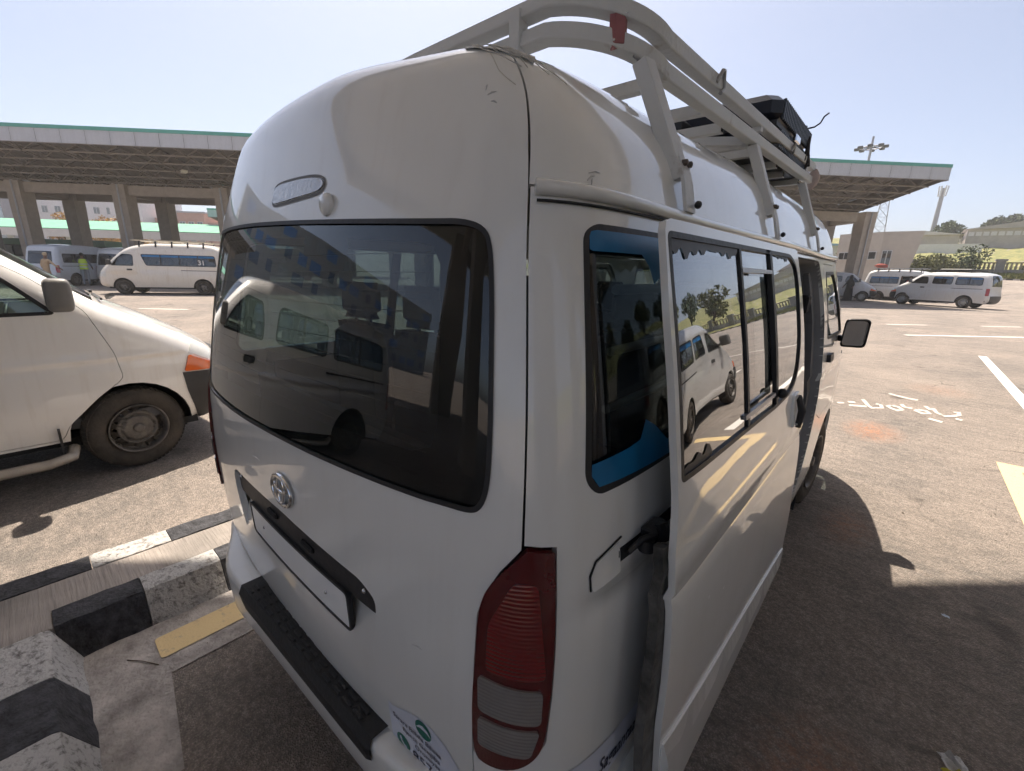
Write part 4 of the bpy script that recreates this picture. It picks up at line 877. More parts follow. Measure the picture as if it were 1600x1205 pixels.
    y0 = -1.0 if spec is HOOD else -.25
    for k in range(4 if spec is HIACE else 3):
        for sx in ((-.42, .42) if k == 0 else (-.45, .15)):
            mb = MB(); w_ = .24; mb.box((sx-w_, y0-.85*k-.1, .55), (sx+w_, y0-.85*k+.4, .78), .05); mb.box((sx-w_, y0-.85*k-.22, .75), (sx+w_, y0-.85*k-.08, 1.32), .05); mb.box((sx-.12, y0-.85*k-.23, 1.33), (sx+.12, y0-.85*k-.12, 1.52), .04); mb.build('seat', m_seat, t)
    mb = MB(); mb.box((-hw*.85, ymn+.25, .28), (hw*.85, ymx-.35, .34)); mb.build('underbody', m_blkm, t)
    return t
def simple_rack(t, y0, y1, z, hw, mat, posts=5):
    r_ = MB(); r_.bar((hw, y0, z), (hw, y1, z), .05); r_.bar((-hw, y0, z), (-hw, y1, z), .05); r = r_.build('roof_rack', mat, t)
    for k in range(posts):
        y = y0+(k+.5)*(y1-y0)/posts; MB().bar((-hw, y, z-.02), (hw, y, z-.02), .04).build('crossbar', mat, r)
        for s in (-1, 1): MB().bar((s*hw*1.0, y, z), (s*hw*1.12, y, z-.28), .06, .03).build('rack_post', m_blk, r)
    return r
m_blue = M('blue_film', (.02, .16, .40), .5, .15, 6)
# near silver van on the left
sv = profile_van('silver_van', 'silver hooded van parked left of the minibus with dusty steel front wheel', HOOD, (-4.30, .03, 0), (0, 1), paint=m_vs, h=.032, hi=True, rim=m_rimd, steer=R(9), glass=Mglass('silver_van_glass', (.55, .66, .63), .08))
mb = MB(); mb.tube([(.86, -2.5, .30), (.93, -2.4, .24), (.95, -2.2, .23), (.95, -.55, .23), (.92, -.42, .25), (.80, -.40, .28)], .037, 10); mb.build('side_step', m_chr if False else M('dull_step_tube', (.42, .38, .33), .45, .2, 9, .2, 60, metal=.4), sv)
mb = MB(); mb.box((.70, -.47, .16), (.86, -.455, .46)); mb.build('mud_flap', m_blk, sv)
mb = MB(); mb.bar((-.5, -.02, 1.445), (.2, -.06, 1.47), .02); mb.bar((.2, -.05, 1.45), (.62, -.04, 1.43), .016); mb.bar((.30, .03, 1.42), (.36, .06, 1.45), .03); mb.build('wiper', m_blk, sv)
# far vans, left
lv = profile_van('minibus', 'white minibus with roof rack and blue window band crossing the yard at left', HIACE, (-29.35, 3.75, 0), (-.505, -.863), 1.12, m_vwc, m_gl_dk, 'vans in the station yard', bandcol=m_blue)
simple_rack(lv, -3.6, -.5, 2.40, .74, M('rack_cream', (.55, .50, .40), .6))
def on_side(t, spec, y, z, txt, size, mat, sg, off=.0):
    hw = spec['hw']; x = sg*(hw*(1-.115*float(smooth((z-1.15)/1.29)))+.006)
    text_mesh('window_number', txt, size, mat, t, lambda u, v: (x, y+(u if sg > 0 else -u), z+v), bold=.006)
for sg in (1, -1): on_side(lv, HIACE, -3.0, 1.38, '31', .3, m_white, sg)
mb = MB(); mb.add([(-.865, -1.95, 1.70), (-.865, -2.35, 1.70), (-.87, -2.15, 1.36), (.865, -1.95, 1.70), (.865, -2.35, 1.70), (.87, -2.15, 1.36)], [(0, 1, 2), (3, 4, 5)]); mb.build('window_sticker', m_white, lv)
p = ee(-26.9, 32.6); profile_van('minibus', 'white high-roof minibus seen from behind under the canopy at far left', HIACE, (p[0], p[1], 0), tuple(E2), 1.1, Mpaint('van_pale_blue', (.56, .60, .66), damt=.6), m_gl_dk, 'vans in the station yard')
p = ee(-24.2, 34.9); profile_van('minibus', 'white minibus with its side door open behind the crossing minibus', HIACE, (p[0], p[1], 0), (-.58, .81), 1.08, m_vw, m_gl_dk, 'vans in the station yard', opendoor=1)
# far vans, right
rv = profile_van('hooded_van', 'white hooded van with blue windows parked across at right', HOOD, (1.2, 45.2, 0), (-.916, .402), 1.18, m_vw, m_gl_dk, 'vans in the station yard', bandcol=m_blue, rim=m_rims)
simple_rack(rv, -3.2, -1.0, 2.12, .6, m_blk, 4); mb = MB(); mb.box((-.5, -2.9, 2.13), (.5, -1.4, 2.22), .03); mb.build('rack_tray', m_blk, rv)
p3 = profile_van('minibus', 'white high-roof minibus with open side door and red bundle on its rack', HIACE, (2.7, 49.6, 0), (.99, -.12), 1.12, m_vw, m_gl_dk, 'vans in the station yard', opendoor=1, bandcol=m_blue)
simple_rack(p3, -3.7, -.6, 2.42, .74, m_rims)
mb = MB(); mb.sphere((-1.05, 49.6, 2.90), .24, 10, 6, (1.9, .8, .75), .15, RNG); tag(mb.build('red_bundle', M('red_cloth', (.36, .09, .07), .9, .2, 4, .5, 20)), 'red cloth bundle lying on the rack of the far minibus', 'bundle')
profile_van('hooded_van', 'small white hooded van with blue stripe partly hidden by the minibus mirror', HOOD, (-1.75, 46.3, 0), (.995, .09), 1.12, Mpaint('van_grey_white', (.58, .58, .60), damt=.7), m_gl_dk, 'vans in the station yard', rim=m_rims, opendoor=0)
# van reflected in the side windows, outside the frame
rf = profile_van('hooded_van', 'silver hooded van parked right of the minibus and mirrored in its side windows', HOOD, (4.35, 8.8, 0), (0, 1), 1.0, Mpaint('van_silver_b', (.55, .55, .54), metal=.2, rough=.35, damt=.4), None, 'vans in the station yard', bandcol=m_blue)
# buses under the canopy
def bus(label, a0, a1, b0, b1, col, band):
    t = empty('bus', (0, 0, 0)); tag(t, label, 'bus'); mb = MB(); quadbox(mb, a0, a1, b0, b1, .45, 1.75); mb.build('lower_body', col, t)
    mb = MB(); quadbox(mb, a0, a1, b0, b1, 2.75, 3.3); mb.build('roof', band, t); mb = MB(); quadbox(mb, a0+.1, a1-.1, b0+.1, b1-.1, 1.75, 2.75); mb.build('cabin', m_dark, t)
    n = int((a1-a0)/1.5)
    for k in range(n):
        w = (a1-a0)/n; mb = MB(); quadbox(mb, a0+w*k+.06, a0+w*(k+1)-.06, b0+.02, b0+.06, 1.80, 2.70); mb.build('window', m_gl_dk, t)
    for a in (a0+2.2, a1-2.6):
        x, y, _ = ee(a, b0+.1); mb = MB(); mb.lathe([(-.12, .2), (-.14, .48), (.14, .48), (.12, .2)], 'x', 20); w = mb.build('wheel', m_tyre, t); w.location = (x, y, .48); w.rotation_euler = (0, 0, R(-45))
        mb = MB(); mb.lathe([(.02, .01), (.02, .30), (.1, .30)], 'x', 14); mb.build('rim', m_rims, w)
bus('white and green bus standing between the left canopy columns', -47, -34.2, 42.2, 44.7, m_white, M('bus_green', (.04, .12, .07), .4, .1, 3, coat=.6))
bus('dark green bus parked behind the columns, right of the white one', -31, -17, 50, 52.5, M('bus_green', (.04, .12, .07), .4), M('bus_green', (.04, .12, .07), .4))

# ------------------------------------------------------------------ people
def person(label, loc, rz, shirt, trouser, skin=(.16, .09, .06), hair=(.015, .012, .01), arms=((.10, .06), (.10, .06)), bend=0., robe=False, scale=1., vest=None, sit=False, walk=.12, cap=None):
    t = empty('person', loc, rz); t.scale = (scale,)*3; tag(t, label, 'person')
    b = bend; sx = lambda z: math.sin(b)*(z-.95) if z > .95 else 0
    J = {}; E_ = []
    def j(n, x, y, z, r, par=None):
        J[n] = (len(J), (x, y+sx(z), z-(1-math.cos(b))*(z-.95)*(z > .95)), r)
        if par: E_.append((J[par][0], J[n][0]))
    j('pelvis', 0, 0, .97, (.155, .12)); j('spine', 0, 0, 1.15, (.14, .105), 'pelvis'); j('chest', 0, .01, 1.34, (.165, .115), 'spine'); j('neck', 0, 0, 1.49, (.06, .06), 'chest'); j('head0', 0, .02, 1.58, (.075, .085), 'neck'); j('head', 0, .02, 1.68, (.078, .09), 'head0'); j('crown', 0, .015, 1.75, (.05, .06), 'head')
    for s, (out, fwd), q in ((-1, arms[0], 'l'), (1, arms[1], 'r')):
        j(q+'sh', s*.175, 0, 1.41, (.065, .065), 'chest'); j(q+'el', s*(.20+out), fwd*.5, 1.14, (.046, .046), q+'sh'); j(q+'wr', s*(.20+out*1.3), fwd*2+.05, .92+fwd*.5, (.033, .033), q+'el'); j(q+'ha', s*(.20+out*1.3), fwd*2.4+.08, .85+fwd*.6, (.04, .022), q+'wr')
        w_ = walk*s
        if sit: j(q+'hip', s*.10, .05, .93, (.09, .09), 'pelvis'); j(q+'kn', s*.11, .45, .92, (.07, .07), q+'hip'); j(q+'an', s*.11, .45, .50, (.045, .045), q+'kn')
        else: j(q+'hip', s*.095, 0, .90, (.095, .095), 'pelvis'); j(q+'kn', s*.10, w_*.5+.02, .50, (.068, .068), q+'hip'); j(q+'an', s*.10, w_-.02, .10, (.042, .045), q+'kn'); j(q+'to', s*.11, w_+.13, .045, (.045, .03), q+'an')
    me = bpy.data.meshes.new('sk'); me.from_pydata([v[1] for v in J.values()], E_, []); o = bpy.data.objects.new('sk', me); COL.objects.link(o)
    md = o.modifiers.new('skin', 'SKIN'); 
    for i, v in enumerate(J.values()): me.skin_vertices[0].data[i].radius = v[2]
    me.skin_vertices[0].data[0].use_root = True; o.modifiers.new('ss', 'SUBSURF').levels = 1
    dg = bpy.context.evaluated_depsgraph_get(); m2 = bpy.data.meshes.new_from_object(o.evaluated_get(dg)); bpy.data.objects.remove(o); m2.name = 'body'
    k = lambda c: M('cloth_%02x%02x%02x' % tuple(int(255*min(1, q)) for q in c), c, .9, .2, 9, .3, 40)
    m2.materials.clear(); [m2.materials.append(q) for q in (M('skin_tone', skin, .6, .1, 9), k(shirt), k(trouser), M('shoe', (.05, .045, .04), .7, .2, 9))]
    for p in m2.polygons:
        c = p.center; p.use_smooth = True
        p.material_index = 3 if c.z < .11 and not sit else (2 if c.z < .97 and abs(c.x) < .2 else (1 if c.z < 1.46 and (abs(c.x) < .22 or c.z > 1.05) else 0))
        if c.z < .97 and abs(c.x) > .2 and c.y > -.1: p.material_index = 0 if c.z < 1.0 else 1
    bo = link('body', m2, None, t)
    y_, z_ = J['head'][1][1], J['head'][1][2]; mb = MB(); mb.sphere((0, y_-.015, z_+.035), .098, 12, 8, (.95, 1.1, .95)); mb.v = [(x, y-.01*(z < z_), z) if y < y_+.05 or z > z_+.05 else (x*.8, y_+.0, z_+.06) for x, y, z in mb.v]
    mb.build('hair', k(cap or hair), t)
    mb = MB(); mb.sphere((0, y_+.105, z_-.01), .016, 6, 5); mb.build('nose', M('skin_tone', skin), t)
    if vest:
        mb = MB(); V = []; n = 18; prof = [(.90, .185, .145), (1.1, .172, .135), (1.3, .195, .145), (1.42, .19, .12), (1.465, .10, .09)]
        for z, a, q in prof:
            for i in range(n): V.append((a*math.cos(6.2832*i/n), q*math.sin(6.2832*i/n)+sx(z)+.005, z))
        mb.add(V, [(r_*n+i, r_*n+(i+1) % n, (r_+1)*n+(i+1) % n, (r_+1)*n+i) for r_ in range(4) for i in range(n)], True); vo = mb.build('hi_vis_vest', M('hi_vis', vest, .7, .1, 6), t)
        for z in (1.0, 1.16):
            mb = MB(); mb.add([(1.03*.18*math.cos(6.2832*i/n), 1.03*.142*math.sin(6.2832*i/n)+.005, z+q) for q in (0, .055) for i in range(n)], [(i, (i+1) % n, n+(i+1) % n, n+i) for i in range(n)], True); mb.build('reflective_band', M('reflective', (.55, .58, .6), .3, .05, 4), vo)
    if robe:
        mb = MB(); V = []; n = 20; prof = [(.03, .30, .26), (.5, .26, .22), (.95, .22, .18), (1.2, .21, .17), (1.42, .21, .15), (1.5, .11, .11), (1.62, .105, .12), (1.76, .09, .105), (1.81, .02, .03)]
        for z, a, q in prof:
            for i in range(n): f_ = 1+.05*math.sin(5*6.2832*i/n)*(z < 1.2); V.append((a*f_*math.cos(6.2832*i/n), q*f_*math.sin(6.2832*i/n), z))
        mb.add(V, [(r_*n+i, r_*n+(i+1) % n, (r_+1)*n+(i+1) % n, (r_+1)*n+i) for r_ in range(len(prof)-1) for i in range(n)], True); mb.build('robe', k(shirt), t)
    return t
toc = lambda p: math.atan2(-(CAM_POS[0]-p[0]), CAM_POS[1]-p[1])
p = ee(-24.9, 26.2); person('man in beige shirt walking with one arm out near the silver van', p, toc(p)+2.2, (.42, .31, .20), (.40, .30, .20), arms=((.12, .05), (.30, .10)), bend=.12, cap=(.45, .36, .25), scale=1.12)
p = ee(-25.7, 29.6); person('man in a yellow high-visibility vest and grey trousers standing beyond the yard', p, toc(p)+3.0, (.10, .12, .16), (.25, .28, .32), vest=(.55, .75, .05), scale=1.15)
p = ee(-25.3, 31.4); person('man in a dark red shirt behind the man in the yellow vest', p, toc(p)+.4, (.16, .05, .05), (.08, .07, .07), scale=1.22)
p = ee(-23.5, 30.6); person('person in dark red top at the open door of the white minibus', p, toc(p)+1, (.17, .03, .05), (.05, .05, .06), scale=1.1)
person('person in a long black robe at the small van at right', (-2.55, 45.0, 0), 2.6, (.012, .012, .015), (.012, .012, .015), robe=True, scale=1.15)
for i, (x, c, lab) in enumerate([(1.05, (.30, .05, .05), 'person in a red top sitting inside the open far minibus'), (.45, (.015, .015, .02), 'person in black sitting left of the red-topped one in the far minibus'), (1.6, (.02, .02, .025), 'person in black sitting right of the red-topped one in the far minibus')]):
    person(lab, (x, 49.3, .32), math.pi, c, (.03, .03, .035), sit=True, robe=False)
# ------------------------------------------------------------------ the main minibus: a surface S(s, v), s along the waistline from the rear centre, v height-like
ML, MW = 4.62, .94
_V = [.25, .45, .75, 1.0, 1.2, 1.5, 1.8, 1.88, 1.95, 2.08, 2.17, 2.23, 2.27, 2.31, 2.40, 2.60]
_Z = [.25, .45, .75, 1.0, 1.2, 1.5, 1.8, 1.88, 1.95, 2.065, 2.14, 2.18, 2.207, 2.227, 2.25, 2.26]
_Wd = [.92, .95, .955, .952, .94, .9, .838, .82, .80, .757, .705, .65, .585, .49, .27, .0]
_Y = [.03, -.02, -.05, -.06, -.055, -.02, .03, .046, .062, .088, .108, .130, .165, .225, .44, .9]
_Fr = [.06, .02, .0, .04, .14, .38, .62, .69, .75, .87, .98, 1.06, 1.14, 1.24, 1.4, 1.7]
fz, fw, fy, ffr = [pchip(_V, a) for a in (_Z, _Wd, _Y, _Fr)]
def _plan():
    P = []; xr = .74; y0 = .04; sl_ = .04*2.2/xr
    for t in np.linspace(0, 1, 60)[:-1]: P.append((xr*t, .04*t**2.2))
    a, b, c, d = np.array([xr, y0]), np.array([MW-.045, y0+.155*sl_]), np.array([MW-.004, .12]), np.array([MW, .42])
    for t in np.linspace(0, 1, 120)[:-1]: P.append(tuple((1-t)**3*a+3*(1-t)**2*t*b+3*(1-t)*t*t*c+t**3*d))
    for t in np.linspace(.42, 3.3, 60)[:-1]: P.append((MW, t))
    a, b, c, d = np.array([MW, 3.3]), np.array([MW, ML-.45]), np.array([MW-.02, ML-.14]), np.array([.62, ML-.05])
    for t in np.linspace(0, 1, 60)[:-1]: P.append(tuple((1-t)**3*a+3*(1-t)**2*t*b+3*(1-t)*t*t*c+t**3*d))
    for t in np.linspace(1, 0, 30): P.append((.62*t, ML-.05*t*t))
    return np.array(P)
PL = _plan(); PS = np.r_[0, np.cumsum(np.hypot(*np.diff(PL, axis=0).T))]; SMAX = PS[-1]
def S(s, v):
    s = np.asarray(s, float); v = np.asarray(v, float); a = np.abs(s); x = np.interp(a, PS, PL[:, 0]); y = np.interp(a, PS, PL[:, 1])
    x = x*np.sign(s+1e-12)*fw(v)/MW*(1+.035*smooth(-s/.8)*(1-.8*smooth((v-1.9)/.2))); y = y+fy(v)*(1-smooth(y/1.3))-ffr(v)*smooth((y-2.6)/(ML-2.6))
    z = fz(v)-.035*smooth((s-.05)/.85)*smooth((v-1.93)/.22)*(1-smooth((y-.3)/1.6))+0*x
    return np.stack([x, y, z], -1)
def SN(s, v, e=.006):
    s = np.asarray(s, float); v = np.asarray(v, float)
    n = np.cross(S(s+e, v)-S(s-e, v), S(s, np.minimum(v+e, 2.599))-S(s, v-e)); return n/(np.linalg.norm(n, axis=-1, keepdims=True)+1e-12)
CR = lambda v: .006*np.exp(-((v-1.185)/.022)**2)-.007*np.exp(-((v-1.150)/.022)**2)      # body crease along the waist
def FB(s, v):
    P, N_ = S(s, v), SN(s, v); w = smooth((np.abs(s)-.92)/.12); e = .004
    c = CR(v)*w; dc = (CR(v+e)-CR(v-e))/(2*e)*w; c2 = -.006*np.exp(-((v-1.985)/.008)**2)*smooth((np.abs(s)-1.0)/.2); dc2 = .006*2*(v-1.985)/.008**2*np.exp(-((v-1.985)/.008)**2)*smooth((np.abs(s)-1.0)/.2)
    N2 = N_-(dc+dc2)[:, None]*np.array([0, 0, 1.]); N2 /= np.linalg.norm(N2, axis=-1, keepdims=True); return P+(c+c2)[:, None]*N_, N2
def pt(s, v, off=0.): return (S(np.array([s]), np.array([v]))+off*SN(np.array([s]), np.array([v])))[0]
mp_ = Mpaint('minibus_white', (.82, .82, .79), damt=.14, rough=.38)
mp_in = M('door_inner_paint', (.40, .39, .38), .6, .25, 7, .2, 40)
bus0 = empty('minibus', (0, 0, 0)); tag(bus0, 'large white high-roof minibus in the foreground with rear to camera and side door slid open', 'minibus')
B = bus0
SEAM = [(.755, .60), (.758, .82), (.770, 1.05), (.778, 1.15), (.795, 1.20), (.825, 1.25), (.862, 1.295), (.864, 1.40), (.866, 1.6), (.868, 1.8), (.872, 1.95), (.877, 2.05), (.883, 2.13), (.885, 2.19), (.868, 2.235)]
seamR = [(s+.004, v) for s, v in SEAM]; seamL = [(-s-.004, v) for s, v in SEAM]
VT = 2.25
LAMP = [(.765, .818), (.80, .812), (.846, .825), (.885, .855), (.907, .895), (.916, 1.0), (.920, 1.1), (.921, 1.2), (.918, 1.293), (.872, 1.300), (.835, 1.262), (.80, 1.215), (.783, 1.165), (.776, 1.07), (.766, .95)]
mir = lambda L: [(-s, v) for s, v in L][::-1]
# tailgate -----------------------------------------------------------
tg_out = [(s-.0005, v) for s, v in SEAM]+[(.80, VT), (.4, VT+.004), (-.4, VT+.004), (-.80, VT)]+[(-s+.0005, v) for s, v in SEAM][::-1]
GL = [(.735, 1.833), (.787, 1.820), (.803, 1.789), (.806, 1.70), (.805, 1.618), (.803, 1.44), (.798, 1.383), (.785, 1.352), (.763, 1.339), (.70, 1.333), (.623, 1.324), (.264, 1.300), (0, 1.285), (-.345, 1.266), (-.60, 1.258), (-.74, 1.258), (-.79, 1.275), (-.805, 1.32), (-.81, 1.45), (-.80, 1.65), (-.79, 1.80), (-.775, 1.845), (-.74, 1.862), (-.415, 1.866), (.006, 1.857), (.29, 1.848), (.493, 1.841), (.658, 1.835)]
def smc(L, n=1):
    q = [np.array(a_, float) for a_ in L]
    for _ in range(n): q = [r_ for a_, b_ in zip(q, q[1:]+q[:1]) for r_ in (a_*.75+b_*.25, a_*.25+b_*.75)]
    return [tuple(a_) for a_ in q]
GL = smc(GL, 2); LAMP = smc([q_ for q_ in LAMP for _ in range(3 if q_ in ((.918, 1.293), (.872, 1.300)) else 1)], 2)
REC = rounded([(-.452, 1.012), (-.42, 1.035), (0, 1.052), (.42, 1.047), (.476, 1.022), (.478, .985), (.43, .80), (-.40, .78), (-.452, .95)], .03)
tg = patch('tailgate', FB, tg_out, [GL, REC], .035, 0, .022, mp_, B, hb=.025)
# number plate recess: shallow pan, deep under the garnish and running out at the bottom
def rec_off(s, v): return -.050*smooth((v-.80)/.16)*smooth((.475-np.abs(s))/.035)
patch('plate_recess', FB, REC, (), .02, rec_off, 0, mp_, tg, hb=.02)
GAR = rounded([(-.446, 1.008), (-.42, 1.033), (0, 1.050), (.42, 1.045), (.472, 1.018), (.468, .965), (.0, .962), (-.43, .945)], .02)
gar = patch('handle_garnish', FB, GAR, (), .04, -.012, .03, m_blk, tg)  # black garnish strip also paints in the shaded top of the recess
for s in (-.40, .42): 
    q = pt(s, 1.01, -.010); MB().sphere(q, .007, 8, 6).build('screw', m_chr, gar)
for s in (-.1, .14): q = pt(s, 1.0, -.016); MB().box((q[0]-.035, q[1]-.012, q[2]-.012), (q[0]+.035, q[1]+.01, q[2]+.006), .004).build('plate_lamp', m_blkm, gar)
def pl_off(s, v): return -.016-.0*v
m_plate = M('plate_white', (.86, .86, .85), .35, .03, 6)
PLT = rounded([(-.31, .838), (.34, .850), (.34, .957), (-.31, .942)], .012)
pn = patch('number_plate', FB, PLT, (), .05, -.006, .006, m_plate, tg); patch('plate_frame', FB, inset(PLT, -.009), [inset(PLT, -.0005)], .05, -.004, .012, m_blk, pn)
for s_ in (-.20, .23): q = pt(s_, .90, -.005); MB().sphere(q, .006, 8, 6, (1, .5, 1)).build('plate_screw', m_chr, pn)
# rear window: glass, ceramic border, heating wires
gl_rear = Mglass('rear_glass', (.26, .34, .335), .055, dust=.03)
m_frit = M('glass_black_border', (.006, .006, .007), .25, .2, 9)
rw = patch('rear_window', FB, inset(GL, -.004), (), .03, -.004, 0, gl_rear, tg, hb=.03)
FRI = [(.60, 1.800), (.648, 1.79), (.668, 1.76), (.672, 1.62), (.668, 1.47), (.652, 1.425), (.60, 1.405), (.30, 1.385), (0, 1.372), (-.40, 1.352), (-.66, 1.345), (-.70, 1.355), (-.715, 1.39), (-.71, 1.6), (-.70, 1.79), (-.68, 1.815), (-.64, 1.825), (0, 1.82), (.35, 1.81)]
patch('window_border', FB, inset(GL, .003), [FRI], .03, -.008, 0, m_frit, rw, hb=.03)
WH = [(s, v) for s, v in GL]
patch('window_seal', FB, inset(GL, -.003), [inset(GL, .007)], .06, .002, 0, m_blk, rw, hb=.03)
m_wire = M('heater_wire', (.10, .07, .05), .6, .1, 8)
for k in range(11):
    v = 1.40+.037*k; P = [pt(s, v+.018*s, -.0075) for s in np.linspace(-.68, .64, 24)]; MB().tube(P, .0009, 3, False).build('heater_wire', m_wire, rw)
# rear wiper base / under-mirror on glass inside
q0 = pt(.20, 1.775, .0); MB().sphere(q0+np.array([0, .03, 0]), .03, 10, 8, (1, .6, 1.1)).build('inner_mirror_mount', m_blkm, rw)
MB().tube([q0+np.array([-.055, .02, .012]), q0+np.array([0, .03, .0]), q0+np.array([.055, .03, -.028])], [.009, .016, .010], 8).build('inner_mirror_arm', m_blkm, rw)
sv_ = [(.10, 1.838), (.335, 1.832), (.335, 1.76), (.30, 1.728), (.22, 1.718), (.15, 1.735), (.10, 1.78)]
patch('sun_strip', FB, rounded(sv_, .03), (), .05, -.010, 0, m_frit, rw)
# high stop lamp, cap, emblem
ST = smc([(-.135, 1.915), (-.132, 1.948), (-.10, 1.960), (.0, 1.962), (.13, 1.960), (.195, 1.952), (.220, 1.938), (.212, 1.922), (.18, 1.913), (.05, 1.908), (-.08, 1.903), (-.118, 1.903)], 2)
stl = patch('stop_lamp_surround', FB, inset(ST, -.004), [inset(ST, .003)], .03, .0018, 0, M('lamp_gasket', (.20, .20, .20), .6, .1, 9), tg)
patch('stop_lamp', FB, inset(ST, .005), (), .02, .0045, .006, M('milky_lens', (.42, .42, .43), .10, .2, 20, .3, 50, coat=1.), stl)
q0 = pt(.244, 1.885); n0 = SN(np.array([.244]), np.array([1.885]))[0]
MB().lathe([(0, .026), (-.008, .026), (-.012, .022), (-.013, .001)], 'y', 20, q0).build('washer_cap', mp_, tg)
# oval emblem: outer ring, inner upright ring and cross ring
def ring_on(sc, vc, a, b, w, th, n=40, off=0.):
    mb = MB(); P = []
    for i in range(n):
        t = 2*math.pi*i/n; P.append(pt(sc+a*math.cos(t), vc+b*math.sin(t), off+th*.5))
    P.append(P[0]); P.append(P[1]); mb.tube(P, w, 8, False); return mb
em = ring_on(.037, 1.134, .063, .043, .0065, .012).build('emblem', m_chr, tg)
ring_on(.037, 1.134, .020, .041, .0052, .013).build('emblem_ring', m_chr, em); ring_on(.037, 1.152, .043, .022, .0052, .014).build('emblem_ring', m_chr, em)
# sticker
m_stk = M('sticker_white', (.62, .64, .72), .45, .04, 8); m_sg = M('sticker_green', (.008, .14, .10), .5, .1, 8); m_ink = M('sticker_ink', (.03, .03, .06), .5, .1, 8)
STK = [(.505, .735), (.55, .722), (.60, .752), (.625, .760), (.665, .752), (.70, .735), (.73, .70), (.75, .66), (.752, .62), (.50, .62)]
SK = lambda x, y, o=.0022: pt(x, y, o)
STK = [(.487, .735), (.505, .731), (.515, .736), (.560, .758), (.59, .768), (.61, .772), (.64, .772), (.672, .760), (.69, .748), (.715, .72), (.735, .70), (.748, .66), (.750, .603), (.487, .603)]
stk = patch('sticker', FB, STK, (), .03, .0012, 0, m_stk, tg)
def disc(name, sc, vc, r, mat, par, off, n=24): return patch(name, FB, [(sc+r*math.cos(t), vc+r*math.sin(t)) for t in np.linspace(0, 2*math.pi, n+1)[:-1]], (), .02, off, 0, mat, par)
disc('sticker_emblem', .612, .743, .026, m_sg, stk, .0018); patch('sticker_emblem_band', FB, [(.588, .738), (.600, .752), (.612, .757), (.626, .752), (.637, .737), (.622, .744), (.602, .744)], (), .02, .0022, 0, m_stk, stk)
for txt, x, y, sz in (('Sarara Bilbila Bilisaa', .503, .700, .0205), ('Ejensii Geejjiba', .535, .676, .0205), ('Oromiyaa', .575, .653, .0205), ('857', .562, .607, .046)):
    text_mesh('sticker_text', txt, sz, m_ink, stk, lambda u, v, x=x, y=y: Vector(pt(x+u, y+v, .0024)), bold=.00015)
disc('sticker_phone_disc', .530, .632, .024, m_sg, stk, .0018); patch('sticker_phone', FB, [(.519, .645), (.524, .647), (.527, .639), (.525, .635), (.531, .627), (.538, .625), (.543, .620), (.541, .616), (.533, .617), (.522, .628), (.518, .637)], (), .02, .0022, 0, m_stk, stk)
m_scuf = M('scuff_grey', (.60, .59, .58), .7, .3, 40)
for (s0, v0, s1, v1) in ((.800, 2.085, .822, 2.092), (.806, 2.066, .818, 2.060), (.798, 2.098, .805, 2.112), (.99, 1.905, 1.01, 1.915), (.995, 1.918, 1.025, 1.922), (1.0, 1.897, 1.003, 1.91), (.60, .98, .63, .985), (-.2, 1.16, -.14, 1.165)):
    MB().tube([pt(s0, v0, .0006), pt((s0+s1)/2, (v0+v1)/2+.003, .0006), pt(s1, v1, .0006)], [.0008, .0016, .0006], 4).build('scuff_mark', m_scuf, tg if s0 < .87 else B)
# tail lamps ---------------------------------------------------------
def Mlens(name, col, line=False):
    m = M(name, col, .12, .25, 3, coat=1., spec=.6)
    if line:
        n = m.node_tree.nodes; l = m.node_tree.links; b = n['Principled BSDF']; tc = n.new('ShaderNodeTexCoord'); w = n.new('ShaderNodeTexWave'); w.bands_direction = 'Z'; w.inputs['Scale'].default_value = 38; w.inputs['Distortion'].default_value = .3
        l.new(tc.outputs['Object'], w.inputs['Vector']); bp = n.new('ShaderNodeBump'); bp.inputs['Strength'].default_value = .35; bp.inputs['Distance'].default_value = .003; l.new(w.outputs[0], bp.inputs['Height']); l.new(bp.outputs[0], b.inputs['Normal'])
    return m
m_lred = Mlens('tail_red', (.085, .004, .006)); m_lred2 = Mlens('tail_red_bright', (.16, .006, .008), True); m_lclr = Mlens('tail_clear', (.21, .195, .185), True)
for sg in (1, -1):
    L = LAMP if sg > 0 else mir(LAMP); q = lambda P: P if sg > 0 else mir(P)
    tl = patch('tail_lamp', FB, inset(L, .002), (), .02, .008, .035, m_lred, B, hb=.02)
    patch('lens_reverse', FB, q(rounded([(.785, .955), (.785, 1.035), (.90, 1.028), (.898, .952)], .012)), (), .02, .012, .006, m_lclr, tl)
    patch('lens_indicator', FB, q(rounded([(.782, .865), (.784, .938), (.897, .938), (.880, .872)], .012)), (), .02, .012, .006, m_lclr, tl)
    patch('lens_stop', FB, q(rounded([(.80, 1.05), (.806, 1.15), (.85, 1.24), (.89, 1.24), (.905, 1.05)], .015)), (), .02, .0105, .004, m_lred2, tl)
    patch('lamp_pocket', FB, inset(L, -.006), (), .05, -.03, 0, m_blkm, tl)
